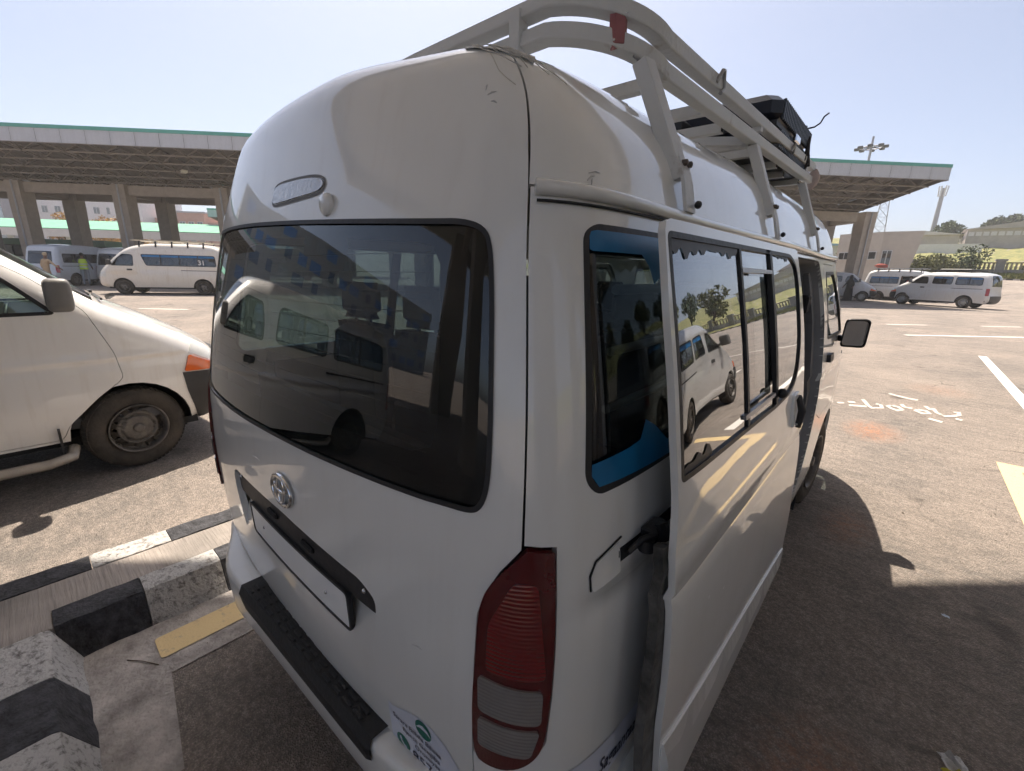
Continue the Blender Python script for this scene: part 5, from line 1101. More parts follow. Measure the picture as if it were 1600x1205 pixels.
# rear corner, side and roof skins --------------------------------------
QW = rounded([(.983, 1.815), (1.01, 1.829), (2.20, 1.829), (2.22, 1.36), (1.01, 1.372), (.983, 1.40)], .025)
DO = rounded([(2.26, .46), (2.26, 1.845), (3.42, 1.845), (3.50, 1.75), (3.55, 1.5), (3.52, 1.2), (3.50, .9), (3.42, .62), (3.30, .46)], .05)
AX = 3.62; ARC = 3.62+.81-.0
def s_of_y(y): return float(np.interp(y, PL[60:400, 1], PS[60:400])) if y < 3.3 else y+.0
SY = float(PS[np.argmin(np.abs(PL[:, 1]-1.5)+(PL[:, 0] < .9)*9)]-1.5)     # s - y on the straight flank
FY = 3.50; fs = FY+SY
arch = [(fs+.43*math.cos(a), max(.36+.43*math.sin(a), .30)) for a in np.linspace(math.pi, 0, 21)]
ry = .98; rs = ry+SY; rarch = [(rs+.41*math.cos(a), max(.36+.41*math.sin(a), .30)) for a in np.linspace(math.pi, 0, 17)]
FD = rounded([(3.575, 1.835), (3.61, 1.5), (3.585, 1.2), (3.57, .92), (3.80, .84), (4.02, .86), (4.30, .84), (4.62, .84), (4.72, 1.0), (4.74, 1.25), (4.66, 1.45), (4.55, 1.62), (4.38, 1.77), (4.24, 1.835)], .04)
FW = rounded([(3.70, 1.785), (3.70, 1.385), (4.60, 1.365), (4.52, 1.55), (4.36, 1.72), (4.22, 1.79)], .04)
def side_outline(sg):
    L = [(s+.004, v) for s, v in SEAM[6:11]]+[(.872, 1.885), (SMAX-.02, 1.885), (SMAX-.02, .30)]+[(s, v) for s, v in arch[::-1]]+[(s, v) for s, v in rarch[::-1]]+[(1.0, .30), (.80, .50), (.76, .60), (.76, .812)]
    return L
LO = [(s, v) for s, v in LAMP]
lamp_edge = [(.846, .822), (.888, .850), (.911, .892), (.920, 1.0), (.924, 1.1), (.925, 1.2), (.923, 1.298), (.8665, 1.303)]
SHW = rounded([(5.05, 1.78), (4.98, 1.62), (5.02, 1.25), (5.12, 1.12), (SMAX-.03, 1.12), (SMAX-.03, 1.80), (5.3, 1.80)], .03)
def side_poly(): return lamp_edge+[(.8675, 1.40), (.8695, 1.6), (.8715, 1.8), (.8745, 1.885), (SMAX-.02, 1.885), (SMAX-.02, .30)]+arch[::-1]+rarch[::-1]+[(1.0, .30), (.80, .50), (.76, .60), (.76, .812)]
patch('side_panel', FB, side_poly(), [QW, DO, FD, SHW], .05, 0, .02, mp_, B, hb=.03)
patch('side_panel', FB, mir(side_poly()), [mir(rounded([(.983, 1.815), (1.01, 1.829), (3.45, 1.829), (3.47, 1.36), (1.01, 1.372), (.983, 1.40)], .025)), mir(FD), mir(SHW)], .06, 0, .02, mp_, B, hb=.04)
RT = [(.868+.004, 1.889), (.876, 1.95), (.881, 2.05), (.887, 2.13), (.889, 2.19), (.872, 2.239), (.80, VT+.006), (.4, VT+.010), (-.4, VT+.010), (-.80, VT+.006)]+[(-.872, 2.239), (-.889, 2.19), (-.887, 2.13), (-.881, 2.05), (-.876, 1.95), (-.872, 1.889), (-SMAX+.02, 1.889), (-SMAX+.02, 2.57), (SMAX-.02, 2.57), (SMAX-.02, 1.889)]
patch('roof', FB, RT, (), .05, 0, .015, mp_, B, hb=.03)
# drip moulding
mb = MB(); mb.tube([pt(s, 1.880+.004*math.sin(s*3), .008) for s in np.r_[.882, np.linspace(.9, 1.2, 8), np.linspace(1.3, 4.9, 22)]], .013, 8); dr = mb.build('drip_rail', mp_, B)
mb = MB(); mb.tube([pt(s, 1.862, .004) for s in np.r_[.885, np.linspace(.9, 1.2, 8), np.linspace(1.3, 4.9, 22)]], .0025, 6); mb.build('drip_groove_seal', m_blk, dr)
mb = MB(); mb.tube([pt(-s, 1.880, .008) for s in np.r_[.882, np.linspace(.9, 1.2, 8), np.linspace(1.3, 4.9, 22)]], .013, 8); mb.build('drip_rail', mp_, B)
# quarter window on the right with blue film
gl_side = Mglass('side_glass', (.26, .32, .33), .09, dust=.02)
qw = patch('side_window', FB, inset(QW, -.004), (), .06, -.006, 0, gl_side, B); patch('window_seal', FB, inset(QW, -.005), [inset(QW, .008)], .1, .001, .006, m_blk, qw, hb=.04)
m_film = M('blue_window_film', (.008, .14, .32), .3, .15, 5, col2=(.012, .19, .42))
def torn(s0, s1, v0, dv, n, seed, up):
    rg = np.random.default_rng(seed); P = [(s0, v0), (s1, v0)]; xs = np.linspace(s1, s0, n)
    return P+[(x, v0+up*dv*(rg.uniform(.35, 1.1) if i % 2 else rg.uniform(.25, .5))) for i, x in enumerate(xs)]
patch('window_film', FB, [(.992, 1.812), (.996, 1.82), (1.012, 1.823), (1.30, 1.824), (1.30, 1.775), (1.27, 1.79), (1.25, 1.75), (1.21, 1.73), (1.19, 1.765), (1.16, 1.787), (1.0, 1.787), (.992, 1.79)], (), .03, .0012, 0, m_film, qw)
patch('window_film', FB, [(.992, 1.405), (1.012, 1.381), (1.32, 1.370), (1.32, 1.41), (1.26, 1.405), (1.20, 1.45), (1.16, 1.47), (1.14, 1.435), (1.10, 1.43), (.992, 1.425)], (), .03, .0012, 0, m_film, qw)
patch('window_frame_inner', FB, [(.990, 1.40), (1.010, 1.38), (1.30, 1.373), (1.30, 1.40), (1.022, 1.41), (1.022, 1.785), (1.30, 1.785), (1.30, 1.822), (1.012, 1.822), (.990, 1.81)], (), .04, -.012, 0, m_frit, qw)
qwl = patch('side_window', FB, mir(rounded([(.979, 1.815), (1.01, 1.833), (3.454, 1.833), (3.474, 1.356), (1.01, 1.368), (.979, 1.40)], .025)), (), .1, -.006, 0, gl_side, B)
for s in (-1.75, -2.55): patch('window_bar', FB, [(s-.025, 1.37), (s+.025, 1.37), (s+.025, 1.82), (s-.025, 1.82)], (), .1, -.003, .01, m_blk, qwl)
# fuel lid, rail slot and lower side sticker
FL = rounded([(.994, 1.188), (.992, 1.222), (1.006, 1.246), (1.075, 1.262), (1.077, 1.196)], .008)
MB().tube([pt(*q, .002) for q in ((.9955, 1.192), (.993, 1.222), (1.006, 1.246), (1.078, 1.266))], .0022, 4).build('fuel_lid_gap', m_blkm, B)
patch('fuel_lid', FB, inset(FL, .003), (), .03, .003, .004, mp_, B)
rl = patch('slide_rail', FB, [(1.07, 1.216), (2.20, 1.214), (2.20, 1.240), (1.07, 1.242)], (), .06, .003, .01, m_blkm, B)
mb = MB(); a = pt(1.18, 1.235, .01); b_ = pt(1.17, 1.25, .045); mb.bar(a, b_, .022, .035); mb.box(tuple(a-np.array([.012, .035, .022])), tuple(a+np.array([.022, .03, .024])), .006); mb.tube([pt(1.09, 1.232, .010), pt(1.12, 1.25, .022), pt(1.16, 1.245, .03)], .006, 6); mb.lathe([(-.012, .016), (.012, .016)], 'z', 12, tuple(a+np.array([.012, -.05, 0]))); mb.build('door_roller_arm', m_blk, B)
ls = patch('lower_sticker', FB, [(.93, .645), (1.235, .700), (1.235, .775), (.93, .790)][0:4], (), .03, .0015, 0, m_stk, B); 
text_mesh('sticker_text', 'Sagaantaa 24', .060, m_ink, ls, lambda u, v: Vector(pt(1.045+u*.62, .70+v, .0028)), bold=.001, shear=.2)
# sill and moulding
SIL = [(.99, .31), (rs-.43, .31), (rs-.43, .40), (.99, .44)]
# front door, right
for sg, T_ in ((1, lambda q: q), (-1, mir)):
    fd_ = patch('front_door', FB, inset(T_(FD), .004), [T_(FW)], .06, 0, .03, mp_, B, hb=.04)
    g = patch('door_window', FB, inset(T_(FW), -.005), (), .1, -.006, 0, gl_side, fd_); patch('window_seal', FB, inset(T_(FW), -.005), [inset(T_(FW), .014)], .1, .002, .006, m_blk, g, hb=.04)
    patch('door_handle', FB, T_(rounded([(3.70, 1.235), (3.86, 1.235), (3.86, 1.285), (3.70, 1.285)], .02)), (), .04, .022, .025, m_blk, fd_)
    w_ = patch('windscreen_side', FB, T_(SHW), (), .1, -.006, 0, gl_side, B)
# windscreen top mark: join of both halves is one pane
# sliding door, open: skin stands proud of the side and behind the opening
DOFF = .085
def FDr(s, v):
    P, N_ = FB(s, v); return P+DOFF*N_, N_
DRO = rounded([(1.090, 1.828), (1.098, 1.66), (1.118, 1.44), (1.132, 1.33), (1.128, 1.226), (1.131, 1.11), (1.140, .94), (1.134, .83), (1.150, .66), (1.20, .555), (2.46, .555), (2.44, .70), (2.385, .90), (2.335, 1.14), (2.327, 1.34), (2.322, 1.53), (2.305, 1.70), (2.262, 1.83)], .02, 3)
DW = rounded([(1.102, 1.803), (2.14, 1.806), (2.225, 1.775), (2.252, 1.72), (2.250, 1.50), (2.20, 1.40), (2.09, 1.355), (1.88, 1.350), (1.145, 1.368)], [.01, .05, .04, .04, .06, .06, .06, .05, .01])
def door_off(s, v): return .012*smooth((.80-(s-1.13)*.165-v)/.03)*smooth((s-1.12)/.02)
sd = patch('sliding_door', FDr, DRO, [DW], .04, 0., .014, mp_, B, hb=.03)
patch('lower_moulding', FDr, [(1.146, .778), (1.40, .730), (1.69, .690), (2.10, .628), (2.452, .572), (2.452, .557), (1.205, .557), (1.16, .65)], (), .04, lambda s, v: .018*np.clip((.775-(s-1.14)*.158-v)/.03, .25, 1), .02, mp_, sd, hb=.03)
patch('door_inner_panel', FDr, inset(DRO, .022), [inset(DW, -.01)], .08, -.0135, 0, mp_in, sd)
m_edge = M('dirty_door_edge', (.15, .145, .135), .6, .2, 5, .4, 30, col2=(.02, .02, .018), thr=(.45, .6))
patch('door_edge', FDr, [(1.112, 1.25), (1.110, 1.11), (1.098, .94), (1.092, .83), (1.11, .66), (1.16, .56), (1.20, .553), (1.152, .66), (1.137, .83), (1.143, .94), (1.133, 1.11), (1.130, 1.25)], (), .03, -.016, .02, m_edge, sd)
gl_door = Mglass('door_glass', (.20, .23, .23), .22, dust=.05)
PANES = [[(1.106, 1.800), (1.515, 1.803), (1.56, 1.352), (1.148, 1.366)], [(1.530, 1.803), (1.845, 1.803), (1.875, 1.352), (1.575, 1.353)], None]
g1 = patch('pane', FDr, rounded(PANES[0], .008), (), .08, -.005, 0, gl_door, sd)
g2 = patch('pane', FDr, rounded([(1.535, 1.740), (1.835, 1.735), (1.858, 1.395), (1.568, 1.400)], .008), (), .08, -.016, 0, gl_door, sd)
patch('pane', FDr, rounded([(1.530, 1.802), (1.843, 1.802), (1.838, 1.752), (1.534, 1.755)], .006), (), .08, -.006, 0, gl_door, sd)
patch('pane', FDr, rounded([(1.568, 1.390), (1.860, 1.386), (1.872, 1.354), (1.574, 1.354)], .006), (), .08, -.006, 0, gl_door, sd)
patch('pane', FDr, rounded([(1.862, 1.803), (2.138, 1.800), (2.215, 1.772), (2.243, 1.72), (2.241, 1.505), (2.19, 1.405), (2.088, 1.360), (1.892, 1.355)], .02), (), .08, -.005, 0, gl_door, sd)
for P in ([(1.516, 1.803), (1.532, 1.803), (1.577, 1.353), (1.560, 1.353)], [(1.838, 1.803), (1.864, 1.803), (1.894, 1.353), (1.866, 1.353)]): patch('window_bar', FDr, P, (), .1, .0, .012, m_blk, sd)
for v in (1.7475, 1.3935): patch('window_rail', FDr, [(1.530, v+.006), (1.845, v+.004), (1.848, v-.006), (1.533, v-.006)], (), .1, .002, .01, M('rail_grey', (.42, .42, .44), .35, .08, 5, metal=.4), sd)
patch('window_seal', FDr, inset(DW, -.004), [inset(DW, .007)], .1, .0005, .006, m_blk, sd, hb=.04)
m_torn = M('torn_film_dark', (.05, .05, .055), .5, .2, 9)
patch('film_remains', FDr, smc(torn(1.11, 1.51, 1.802, -.045, 19, 3, 1), 2), (), .05, -.003, 0, m_torn, g1); patch('film_remains', FDr, smc(torn(1.90, 2.10, 1.802, -.022, 9, 5, 1), 2), (), .05, -.003, 0, m_torn, g1); patch('film_remains', FDr, smc(torn(1.15, 1.30, 1.369, .035, 7, 8, 1), 2), (), .05, -.003, 0, m_torn, g1)
MB().sphere(pt(1.90, 1.385, DOFF+.008), .016, 8, 6).build('window_latch', m_blk, sd)
HN = rounded([(2.10, 1.335), (2.20, 1.340), (2.25, 1.30), (2.255, 1.20), (2.20, 1.195), (2.11, 1.215), (2.095, 1.27)], .02)
hd = patch('handle_bezel', FDr, HN, [inset(HN, .016)], .03, .010, .012, mp_, sd); patch('handle_recess', FDr, inset(HN, .014), (), .03, -.012, 0, m_blkm, sd)
mb = MB(); mb.tube([pt(2.17, 1.325, DOFF+.010), pt(2.185, 1.27, DOFF+.020), pt(2.185, 1.21, DOFF+.010)], [.010, .013, .010], 8); mb.build('door_handle', m_blk, sd)
for q in ((1.20, 1.11), (1.33, 1.03), (1.45, .98)): disc('paint_chip', q[0], q[1], .004, m_white, sd, DOFF+.0015)
# opening: reveal, step, dark inside
mb = MB(); D0 = densify(DO, .06); V = []
for s, v in D0: V += [pt(s, v, -.001), pt(s, v, -.11)]
n = len(D0); mb.add(V, [(2*i, 2*i+1, 2*((i+1) % n)+1, 2*((i+1) % n)) for i in range(n)]); mb.build('door_frame', M('door_frame_paint', (.33, .33, .33), .5, .12, 6), B)
patch('pillar_trim', FB, [(3.40, 1.79), (3.475, 1.72), (3.515, 1.5), (3.49, 1.2), (3.47, .9), (3.375, .62), (3.33, .60), (3.39, .9), (3.41, 1.2), (3.43, 1.5), (3.37, 1.78)], (), .06, -.045, .03, M('pillar_plastic', (.16, .16, .165), .6, .1, 6), B)
mb = MB(); a = pt(3.30, 1.62, -.06); mb.tube([a, a+np.array([-.02, 0, -.18]), a+np.array([-.05, .02, -.6])], .012, 6); mb.box(tuple(a-np.array([.04, .05, .05])), tuple(a+np.array([.02, .05, .05])), .01); mb.build('seat_belt', m_blkm, B)
# interior
mb = MB(); mb.box((-.86, .22, .50), (.86, 4.0, .56)); mb.build('cabin_floor', m_int, B)
mb = MB(); mb.box((-.62, .30, 2.02), (.62, 3.3, 2.06)); mb.build('headliner', m_head, B)
for s_ in (-1, 1):
    mb = MB(); mb.box((s_*.80-.01, .25, .56), (s_*.80+.01, 1.98 if s_ > 0 else 3.2, 1.33)); mb.build('side_lining', m_int, B)
mb = MB(); mb.box((-.74, .16, .62), (.74, .19, 1.30)); mb.build('tailgate_lining', m_int, tg)
for k, y in enumerate((.62, 1.35, 2.1, 2.85)):
    for j, x in enumerate((-.60, -.12, .40)):
        if k == 2 and j == 2: continue
        mb = MB(); w_ = .215; mb.box((x-w_, y-.02, .80), (x+w_, y+.42, .98), .05); mb.box((x-w_, y-.10, .95), (x+w_, y+.02, 1.50), .05); mb.box((x-.13, y-.09, 1.52), (x+.13, y+.0, 1.68), .04); mb.bar((x-.06, y-.04, 1.48), (x-.06, y-.04, 1.55), .012); mb.bar((x+.06, y-.04, 1.48), (x+.06, y-.04, 1.55), .012); mb.box((x-w_+.03, y, .56), (x+w_-.03, y+.35, .80)); mb.build('seat', m_seat, B)
m_cur = M('curtain', (.38, .38, .37), .9, .08, 8); V = []; n = 40
for i in range(n+1):
    u = i/n; x = .34+.26*u; y = .27+.05*u+.022*math.sin(u*26)
    for z in (1.12, 1.5, 1.74): V.append((x, y, z))
mb = MB(); mb.add(V, [(3*i+j, 3*i+j+1, 3*i+4+j, 3*i+3+j) for i in range(n) for j in range(2)], True); mb.build('curtain', m_cur, B)
for z in (1.48, 1.60, 1.72): MB().tube([(.83, .30, z), (.80, 2.0, z)], .010, 6).build('window_guard_bar', m_rims, B)
MB().box((-.8, 3.55, 1.0), (.8, 3.95, 1.25), .06).build('dashboard', m_int, B)
MB().tube([(-.42+.19*math.cos(a), 3.35+.11*math.sin(a), 1.2+.15*math.sin(a)) for a in np.linspace(0, 6.2832, 22)], .016, 6, False).build('steering_wheel', m_blk, B)
# bumper with step pad
def by(x): return -.088+.035*x
m_pad = M('step_pad_rubber', (.018, .018, .019), .6, .3, 18, .3, 80); mb = MB(); V = []; ss_ = np.linspace(-1.42, 1.40, 110)
prof = [(-.16, .585), (-.012, .612), (.0, .604), (.004, .585), (-.006, .44), (-.04, .33), (-.12, .29)]
for s in ss_:
    c = pt(s, .5); nn_ = SN(np.array([s]), np.array([.5]))[0]; nn_[2] = 0; nn_ /= np.linalg.norm(nn_)
    w_ = float(smooth((abs(s)-.46)/.34)); base = np.array([c[0], by(c[0]), 0])*(1-w_)+(c+nn_*.022*(1-.5*float(smooth((abs(s)-1.0)/.4))))*w_
    for d, z in prof: q = base+nn_*d; V.append((q[0], q[1], z+.02*np.clip(q[0], -.5, .5)))
k = len(prof); mb.add(V, [(i*k+j, i*k+j+1, (i+1)*k+j+1, (i+1)*k+j) for i in range(len(ss_)-1) for j in range(k-1)], True); bp_ = mb.build('bumper', mp_, B)
def PADF(x, y): return np.array([x, by(x)+y, .617+.02*x])
mb = MB(); x0, x1 = -.37, .475; V = []; xs = np.linspace(x0, x1, 30)
for x in xs:
    e = .02*(min(x-x0, x1-x) < .02); V += [PADF(x, .085), PADF(x, .0)+np.array([0, 0, .0]), PADF(x, -.012)-np.array([0, 0, .03]), PADF(x, -.006)-np.array([0, 0, .085-e])]
mb.add(V, [(4*i+j, 4*i+j+1, 4*i+5+j, 4*i+4+j) for i in range(29) for j in range(3)]); pad = mb.build('step_pad', m_pad, bp_)
for i in range(14):
    for j in range(4):
        xa = x0+.06+i*.054; ya = .068-j*.019; mb = MB(); c = PADF(xa, ya); mb.box((c[0]-.020, c[1]-.005, c[2]), (c[0]+.020, c[1]+.005, c[2]+.006), .002); mb.build('tread_rib', m_pad, pad)
# mirror, right and left
mq = np.array([.97, 3.42, 1.42]); mb = MB()
for sg in (1, -1):
    mb = MB(); V = []; ring = rounded([(-.070, -.098), (.072, -.094), (.076, .088), (.05, .105), (-.062, .10)], .028, 4); n = len(ring)
    for y, sc in ((-.035, .93), (-.03, 1.), (.02, .98), (.06, .80), (.085, .40)): V += [(sg*(1.015+x*sc), 3.40+y+.25*x, 1.385+z*sc) for x, z in ring]
    mb.add(V, [(a_*n+i, a_*n+(i+1) % n, (a_+1)*n+(i+1) % n, (a_+1)*n+i) for a_ in range(4) for i in range(n)], True); mb.add(V[-n:], [tuple(range(n))]); mb.bar((sg*.86, 3.46, 1.34), (sg*.97, 3.42, 1.34), .04, .04); mo = mb.build('wing_mirror', m_blk, B)
    mb = MB(); V = [(sg*(1.015+x*.86), 3.40-.0335+.25*x, 1.385+z*.86) for x, z in ring]; mb.add(V, [tuple(range(n))]); mb.build('mirror_glass', M('mirror_silver', (.85, .87, .9), .02, .02, 3, metal=1.), mo)
# wheels
for sg in (1, -1):
    wheel(B, sg*.83, FY, .355, .21, sg, m_rimd, sg > 0, R(-4) if sg > 0 else 0); wheel(B, sg*.83, ry, .355, .21, sg, m_rims)
    for yy, r_ in ((FY, .435), (ry, .415)):
        mb = MB(); V = []
        for a in np.linspace(0, math.pi, 17):
            for x in (sg*.935, sg*.60): V.append((x, yy+r_*math.cos(a), .36+r_*math.sin(a)))
        mb.add(V, [(2*i, 2*i+1, 2*i+3, 2*i+2) for i in range(16)], True); mb.add(V[1::2]+[(sg*.60, yy-r_, .2), (sg*.60, yy+r_, .2)], [tuple(range(19))]); mb.build('wheel_well', m_blkm, B)
MB().box((-.85, .30, .30), (.85, 4.2, .42)).build('underbody', m_blkm, B)
for sg in (1,):
    mb = MB(); mb.box((.60, FY-.52, .14), (.92, FY-.505, .42)); mb.build('mud_flap', m_blkm, B)

# ------------------------------------------------------------------ roof rack
m_rack = M('rack_paint', (.68, .68, .66), .5, .06, 11, .25, 60, col2=(.36, .31, .26), thr=(.60, .74), detail=8); m_tube_dark = M('rack_inside_dark', (.02, .02, .02), .9)
def arcpts(c, r, a0, a1, n, z): return [(c[0]+r*math.cos(a), c[1]+r*math.sin(a), z) for a in np.linspace(a0, a1, n)]
RX, RYf = .70, 2.66
def rail(z0, zc, zf, r=.0165, yb=.47, R_=.20, lf=RYf):
    P = [(-.70, lf, zf)]+[(-.70, y, zf+(z0-zf)*(lf-y)/(lf-yb-R_)) for y in (1.9, 1.2, yb+R_)]
    P += [(-.70+R_-R_*math.cos(a), yb+R_-R_*math.sin(a), z0+(zc-z0)*a/1.5708) for a in np.linspace(.06, 1.5708, 16)]
    P += [(x, yb, zc+.006*(1-abs(x)/.5)) for x in (-.3, 0, .3)]
    P += [(.70-R_+R_*math.sin(a), yb+R_-R_*math.cos(a), zc+(z0-zc)*a/1.5708) for a in np.linspace(0, 1.51, 16)]
    P += [(.70, y, zf+(z0-zf)*(lf-y)/(lf-yb-R_)) for y in (yb+R_, 1.2, 1.9, lf)]
    return P
mb = MB(); mb.tube(rail(2.287, 2.345, 2.352), .018, sq=True, up=(0, 0, 1)); rack = mb.build('roof_rack', m_rack, B, bev=.004)
mb = MB(); mb.tube(rail(2.222, 2.285, 2.285), .018, sq=True, up=(0, 0, 1)); mb.build('lower_rail', m_rack, rack, bev=.004)
for x in (.42, -.42): MB().bar((x, .46, 2.262), (x, .46, 2.35), .032, .032).build('rack_upright', m_rack, rack)
for y in (1.52, 2.45):
    for s_ in (1, -1): MB().bar((s_*.70, y, 2.25+.02*y), (s_*.70, y, 2.30+.02*y), .03, .03).build('rack_upright', m_rack, rack)
for s_ in (1, -1): MB().bar((s_*.36, .52, 2.27), (s_*.36, 2.64, 2.285), .032, .03).build('inner_rail', m_rack, rack)
for k, y in enumerate((.74, 1.02, 1.24, 1.50, 1.66, 1.95, 2.2, 2.45)):
    z = 2.222+.012*y; cb = MB().bar((-.70, y, z), (.665+.02*(k % 2), y, z), .03, .03).build('crossbar', m_rack, rack)
    MB().bar((.6851+.02*(k % 2)-.02, y, z), (.6855+.02*(k % 2)-.0195, y, z), .022, .022).build('tube_mouth', m_tube_dark, cb)  # near-black end plate painted in for the shaded inside of the tube
MB().bar((.36, 1.30, 2.25), (.66, 1.48, 2.245), .03, .03).build('brace', m_rack, rack)
for k, (yb, zt) in enumerate(((.575, 2.225), (1.50, 2.24), (2.48, 2.255))):
    for s_ in (1, -1):
        P = [pt(s_*(yb+SY), 1.885, .016), pt(s_*(yb+SY), 1.95, .018), pt(s_*(yb+SY), 2.02, .018)]; top = (s_*.700, yb-.0, zt-.012)
        P = [Vector(p) for p in P]+[Vector(top)]
        mb = MB(); w_ = .026
        # flat strap below, box post above
        mb.add([p+Vector((0, q*w_, 0))+Vector((s_*o, 0, 0)) for p in P[:3] for o in (0, .008) for q in (-1, 1)], [f for i in range(2) for f in ((4*i, 4*i+1, 4*i+5, 4*i+4), (4*i+2, 4*i+3, 4*i+7, 4*i+6), (4*i, 4*i+2, 4*i+6, 4*i+4), (4*i+1, 4*i+3, 4*i+7, 4*i+5))]+[(0, 1, 3, 2)])
        po = mb.build('clamp_strap', m_rack, rack)
        MB().bar(P[2]+Vector((s_*.004, 0, -.045)), P[3], .055, .034, up=(s_, 0, .3)).build('rack_post', m_rack, rack, bev=.003)
        for dy in (-.012, .014): MB().lathe([(-.012, .007), (.004, .007), (.006, .004), (.0065, .0005)], 'x', 10, tuple(P[2]+Vector((s_*.018, dy, -.012)))).build('bolt', M('rusty_bolt', (.12, .10, .085), .6, .2, 9, metal=.5), po)
        MB().sphere(tuple(P[0]+Vector((s_*.014, .02, .018))), .009, 8, 6).build('bolt', m_blk, po)
m_bead = M('weld_bead', (.34, .33, .32), .5, .3, 30, .5, 90, metal=.3)
for k, y in enumerate((.74, 1.02, 1.24, 1.50, 1.66, 1.95, 2.2, 2.45)):
    z = 2.222+.012*y; mb = MB(); mb.tube([(.345, y-.016, z+.016), (.36, y-.018, z+.018), (.375, y-.016, z+.015)], [.003, .005, .003], 6); mb.build('weld', m_bead, rack)
for yb in (.575, 1.50, 2.48): mb = MB(); mb.tube([(.69, yb-.030, 2.212+.012*yb), (.70, yb, 2.206+.012*yb), (.69, yb+.030, 2.212+.012*yb)], [.003, .006, .003], 6); mb.build('weld', m_bead, rack)
# red reflector bracket at the rear corner
mb = MB(); c = Vector((.655, .53, 2.275)); mb.box((-.026, -.012, -.052), (.026, .012, .05), .012); rb = mb.build('reflector', M('faded_red', (.33, .12, .12), .45, .15, 10, coat=.3), rack, loc=c); rb.rotation_euler = (R(-4), 0, R(52)); rb.scale = (.8, .8, .78)
for dx, dz in ((-.016, -.036), (.018, .034)): MB().sphere((dx, -.013, dz), .004, 6, 5).build('screw', m_chr, rb)
MB().tube([(.718, .99, 2.29), (.728, 1.0, 2.32), (.722, 1.03, 2.33), (.718, 1.05, 2.29), (.722, 1.02, 2.27)], .006, 6).build('hook', m_rims, rack)
MB().tube([(.718, 2.02, 2.31), (.73, 2.03, 2.34), (.722, 2.06, 2.345), (.718, 2.07, 2.31)], .006, 6).build('hook', m_rims, rack)
# frayed tape and cords at the roof corner
m_rope = M('frayed_cord', (.66, .63, .57), .9, .2, 20); mb = MB(); rg = np.random.default_rng(3)
for k in range(12):
    s0 = .80+.10*rg.random(); P = [pt(s0, 2.235, .006)]
    v = 2.215; s = s0+.02
    for i in range(5): s += rg.uniform(.0, .022); v -= rg.uniform(.008, .034); P.append(pt(s, v, .005+.008*rg.random()))
    mb.tube(P[:rg.integers(3, 7)], .0009, 4, False)
mb.build('frayed_cord', m_rope, rack)
patch('tape', FB, [(.79, 2.235), (.87, 2.215), (.93, 2.185), (.95, 2.22), (.89, 2.26), (.80, 2.265)], (), .03, .003, 0, M('old_tape', (.52, .51, .48), .55, .15, 12, .6, 60), rack)

# ------------------------------------------------------------------ luggage on the rack
m_case = M('suitcase_navy', (.012, .016, .030), .38, .2, 8, .1, 60); m_case2 = M('suitcase_dark', (.02, .022, .028), .5, .2, 8)
cs = empty('suitcase', (.43, 2.12, 2.262)); cs.scale = (1.03, 1.12, .98); tag(cs, 'ribbed dark navy hard suitcase lying on the roof rack', 'suitcase')
mb = MB(); mb.box((-.27, -.30, .0), (.265, .33, .118), .035); mb.build('lower_shell', m_case, cs); mb = MB(); mb.box((-.27, -.30, .126), (.265, .33, .245), .035); mb.build('upper_shell', m_case, cs); mb = MB(); mb.box((-.262, -.292, .112), (.257, .322, .132)); mb.build('zip_band', m_blk, cs)
for k in range(22):
    y = -.255+.026*k
    for z0, z1 in ((.03, .105), (.14, .222)): MB().box((.258, y, z0), (.271, y+.013, z1), .003).build('rib', M('suitcase_rib', (.06, .07, .085), .4, .1, 6), cs)
for x in (.05, .13):
    for z in (.19,): MB().lathe([(-.335, .001), (-.34, .022), (-.32, .026), (-.30, .02)], 'y', 14, (x, .0, z)).build('wheel_cup', m_blk, cs)
MB().box((.268, -.05, .10), (.285, .03, .135), .005).build('latch', m_chr, cs)
b2 = empty('suitcase', (.14, 1.78, 2.262)); b2.scale = (1.1, 1.1, .95); tag(b2, 'second dark soft suitcase with wheels lying behind the ribbed one', 'suitcase')
mb = MB(); mb.box((-.17, -.20, .0), (.20, .50, .20), .05); mb.build('shell', m_case2, b2)
for x in (-.13, -.06, .0): MB().lathe([(-.24, .001), (-.24, .03), (-.20, .034), (-.18, .02)], 'y', 14, (x, .0, .14)).build('wheel_cup', m_blk, b2)
rp = MB(); rp.tube([(.72, 2.38, 2.30), (.722, 2.40, 2.36), (.70, 2.40, 2.43), (.69, 2.39, 2.50), (.60, 2.38, 2.505), (.2, 2.36, 2.505)], .006, 6); rp.tube([(.69, 2.39, 2.49), (.72, 2.42, 2.50), (.74, 2.44, 2.52), (.75, 2.45, 2.55), (.77, 2.44, 2.56)], .004, 6); rp.tube([(.715, 2.34, 2.33), (.715, 2.37, 2.40), (.708, 2.40, 2.45), (.712, 2.43, 2.38), (.72, 2.45, 2.32)], .007, 6)
tag(rp.build('luggage_rope', M('dark_rope', (.05, .045, .045), .9, .2, 20)), 'dark rope knotted round the suitcase and the rack rail', 'rope')
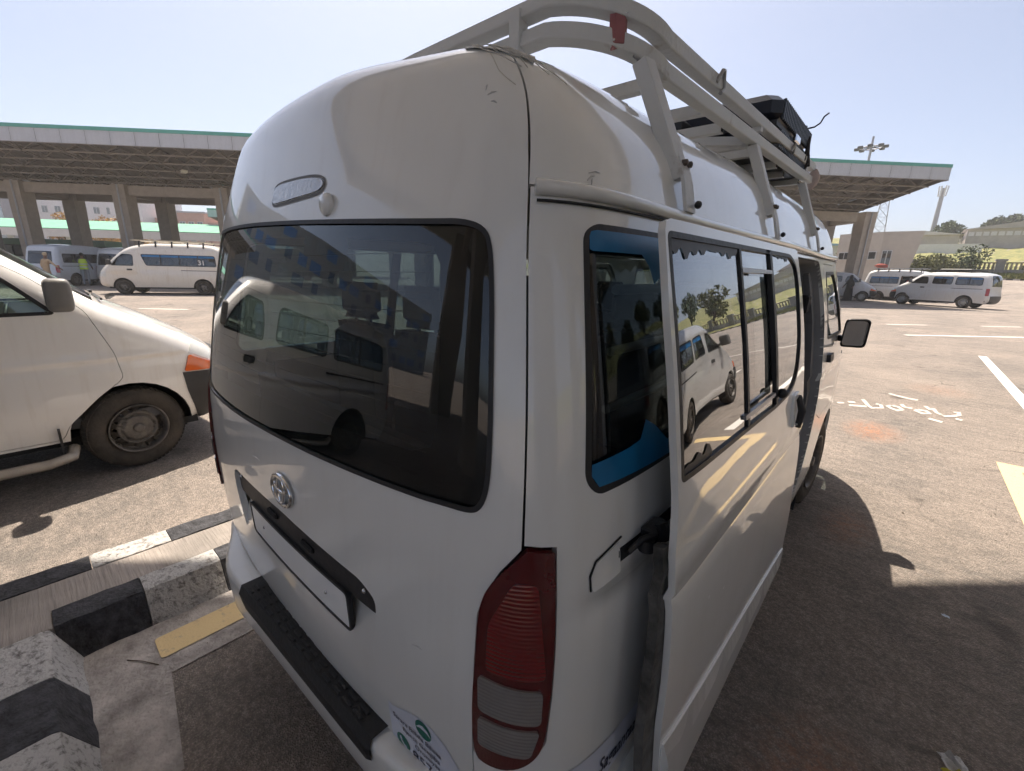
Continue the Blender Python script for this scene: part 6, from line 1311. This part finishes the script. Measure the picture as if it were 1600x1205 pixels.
cl = MB(); cl.sphere((.02, 1.58, 2.33), .075, 12, 8, (1.3, 1, .6), .15, RNG); tag(cl.build('brown_bundle', M('brown_cloth', (.11, .055, .04), .9, .2, 9, .5, 40)), 'small brown cloth bundle left of the suitcases on the rack', 'bundle')
pk = MB(); pk.sphere((.715, 2.66, 2.29), .04, 10, 7, (.8, .8, 1.3), .15, RNG); tag(pk.build('cloth_knot', M('pale_pink_cloth', (.55, .45, .42), .9, .1, 9, .4, 40)), 'pale pink cloth tied round the front end of the rack rail', 'cloth')

# ------------------------------------------------------------------ litter
m_foil = M('wrapper_white', (.55, .55, .55), .3, .1, 30, .6, 60); m_yel = M('wrapper_yellow', (.55, .50, .03), .4, .1, 30, .6, 60)
wr = empty('crumpled_wrapper', (1.725, 1.545, 0)); tag(wr, 'crumpled white and yellow snack wrapper on the shaded asphalt', 'litter')
def crumple(w, l, h, seed, nx=9, ny=7):
    rg = np.random.default_rng(seed); V = [((i/nx-.5)*w+rg.uniform(-.004, .004), (j/ny-.5)*l+rg.uniform(-.004, .004), max(.003, h*(math.sin(i*1.7+j)*.5+.5)*(1-(2*i/nx-1)**2)*rg.uniform(.5, 1))) for j in range(ny+1) for i in range(nx+1)]
    mb = MB(); mb.add(V, [(j*(nx+1)+i, j*(nx+1)+i+1, (j+1)*(nx+1)+i+1, (j+1)*(nx+1)+i) for j in range(ny) for i in range(nx)]); return mb
a = crumple(.07, .09, .03, 4).build('foil', m_foil, wr); a.rotation_euler = (0, 0, .5); a.location = (-.01, .02, .004)
a = crumple(.10, .05, .035, 5).build('printed_part', m_yel, wr); a.rotation_euler = (0, 0, .2); a.location = (.0, -.03, .002)
lt = crumple(.03, .018, .008, 6, 5, 4).build('paper_scrap', M('pale_blue_scrap', (.62, .70, .80), .5, .05, 9)); lt.location = (1.722, 2.585, .003); tag(lt, 'tiny pale blue paper scrap on the shaded asphalt', 'litter')
tw = MB(); tw.tube([(-1.06, -.42, .006), (-1.0, -.375, .010), (-.93, -.33, .007)], .0022, 5); tag(tw.build('dry_twig', M('twig', (.14, .11, .08), .9, .2, 20)), 'thin dry stick lying in the gutter by the island', 'twig')
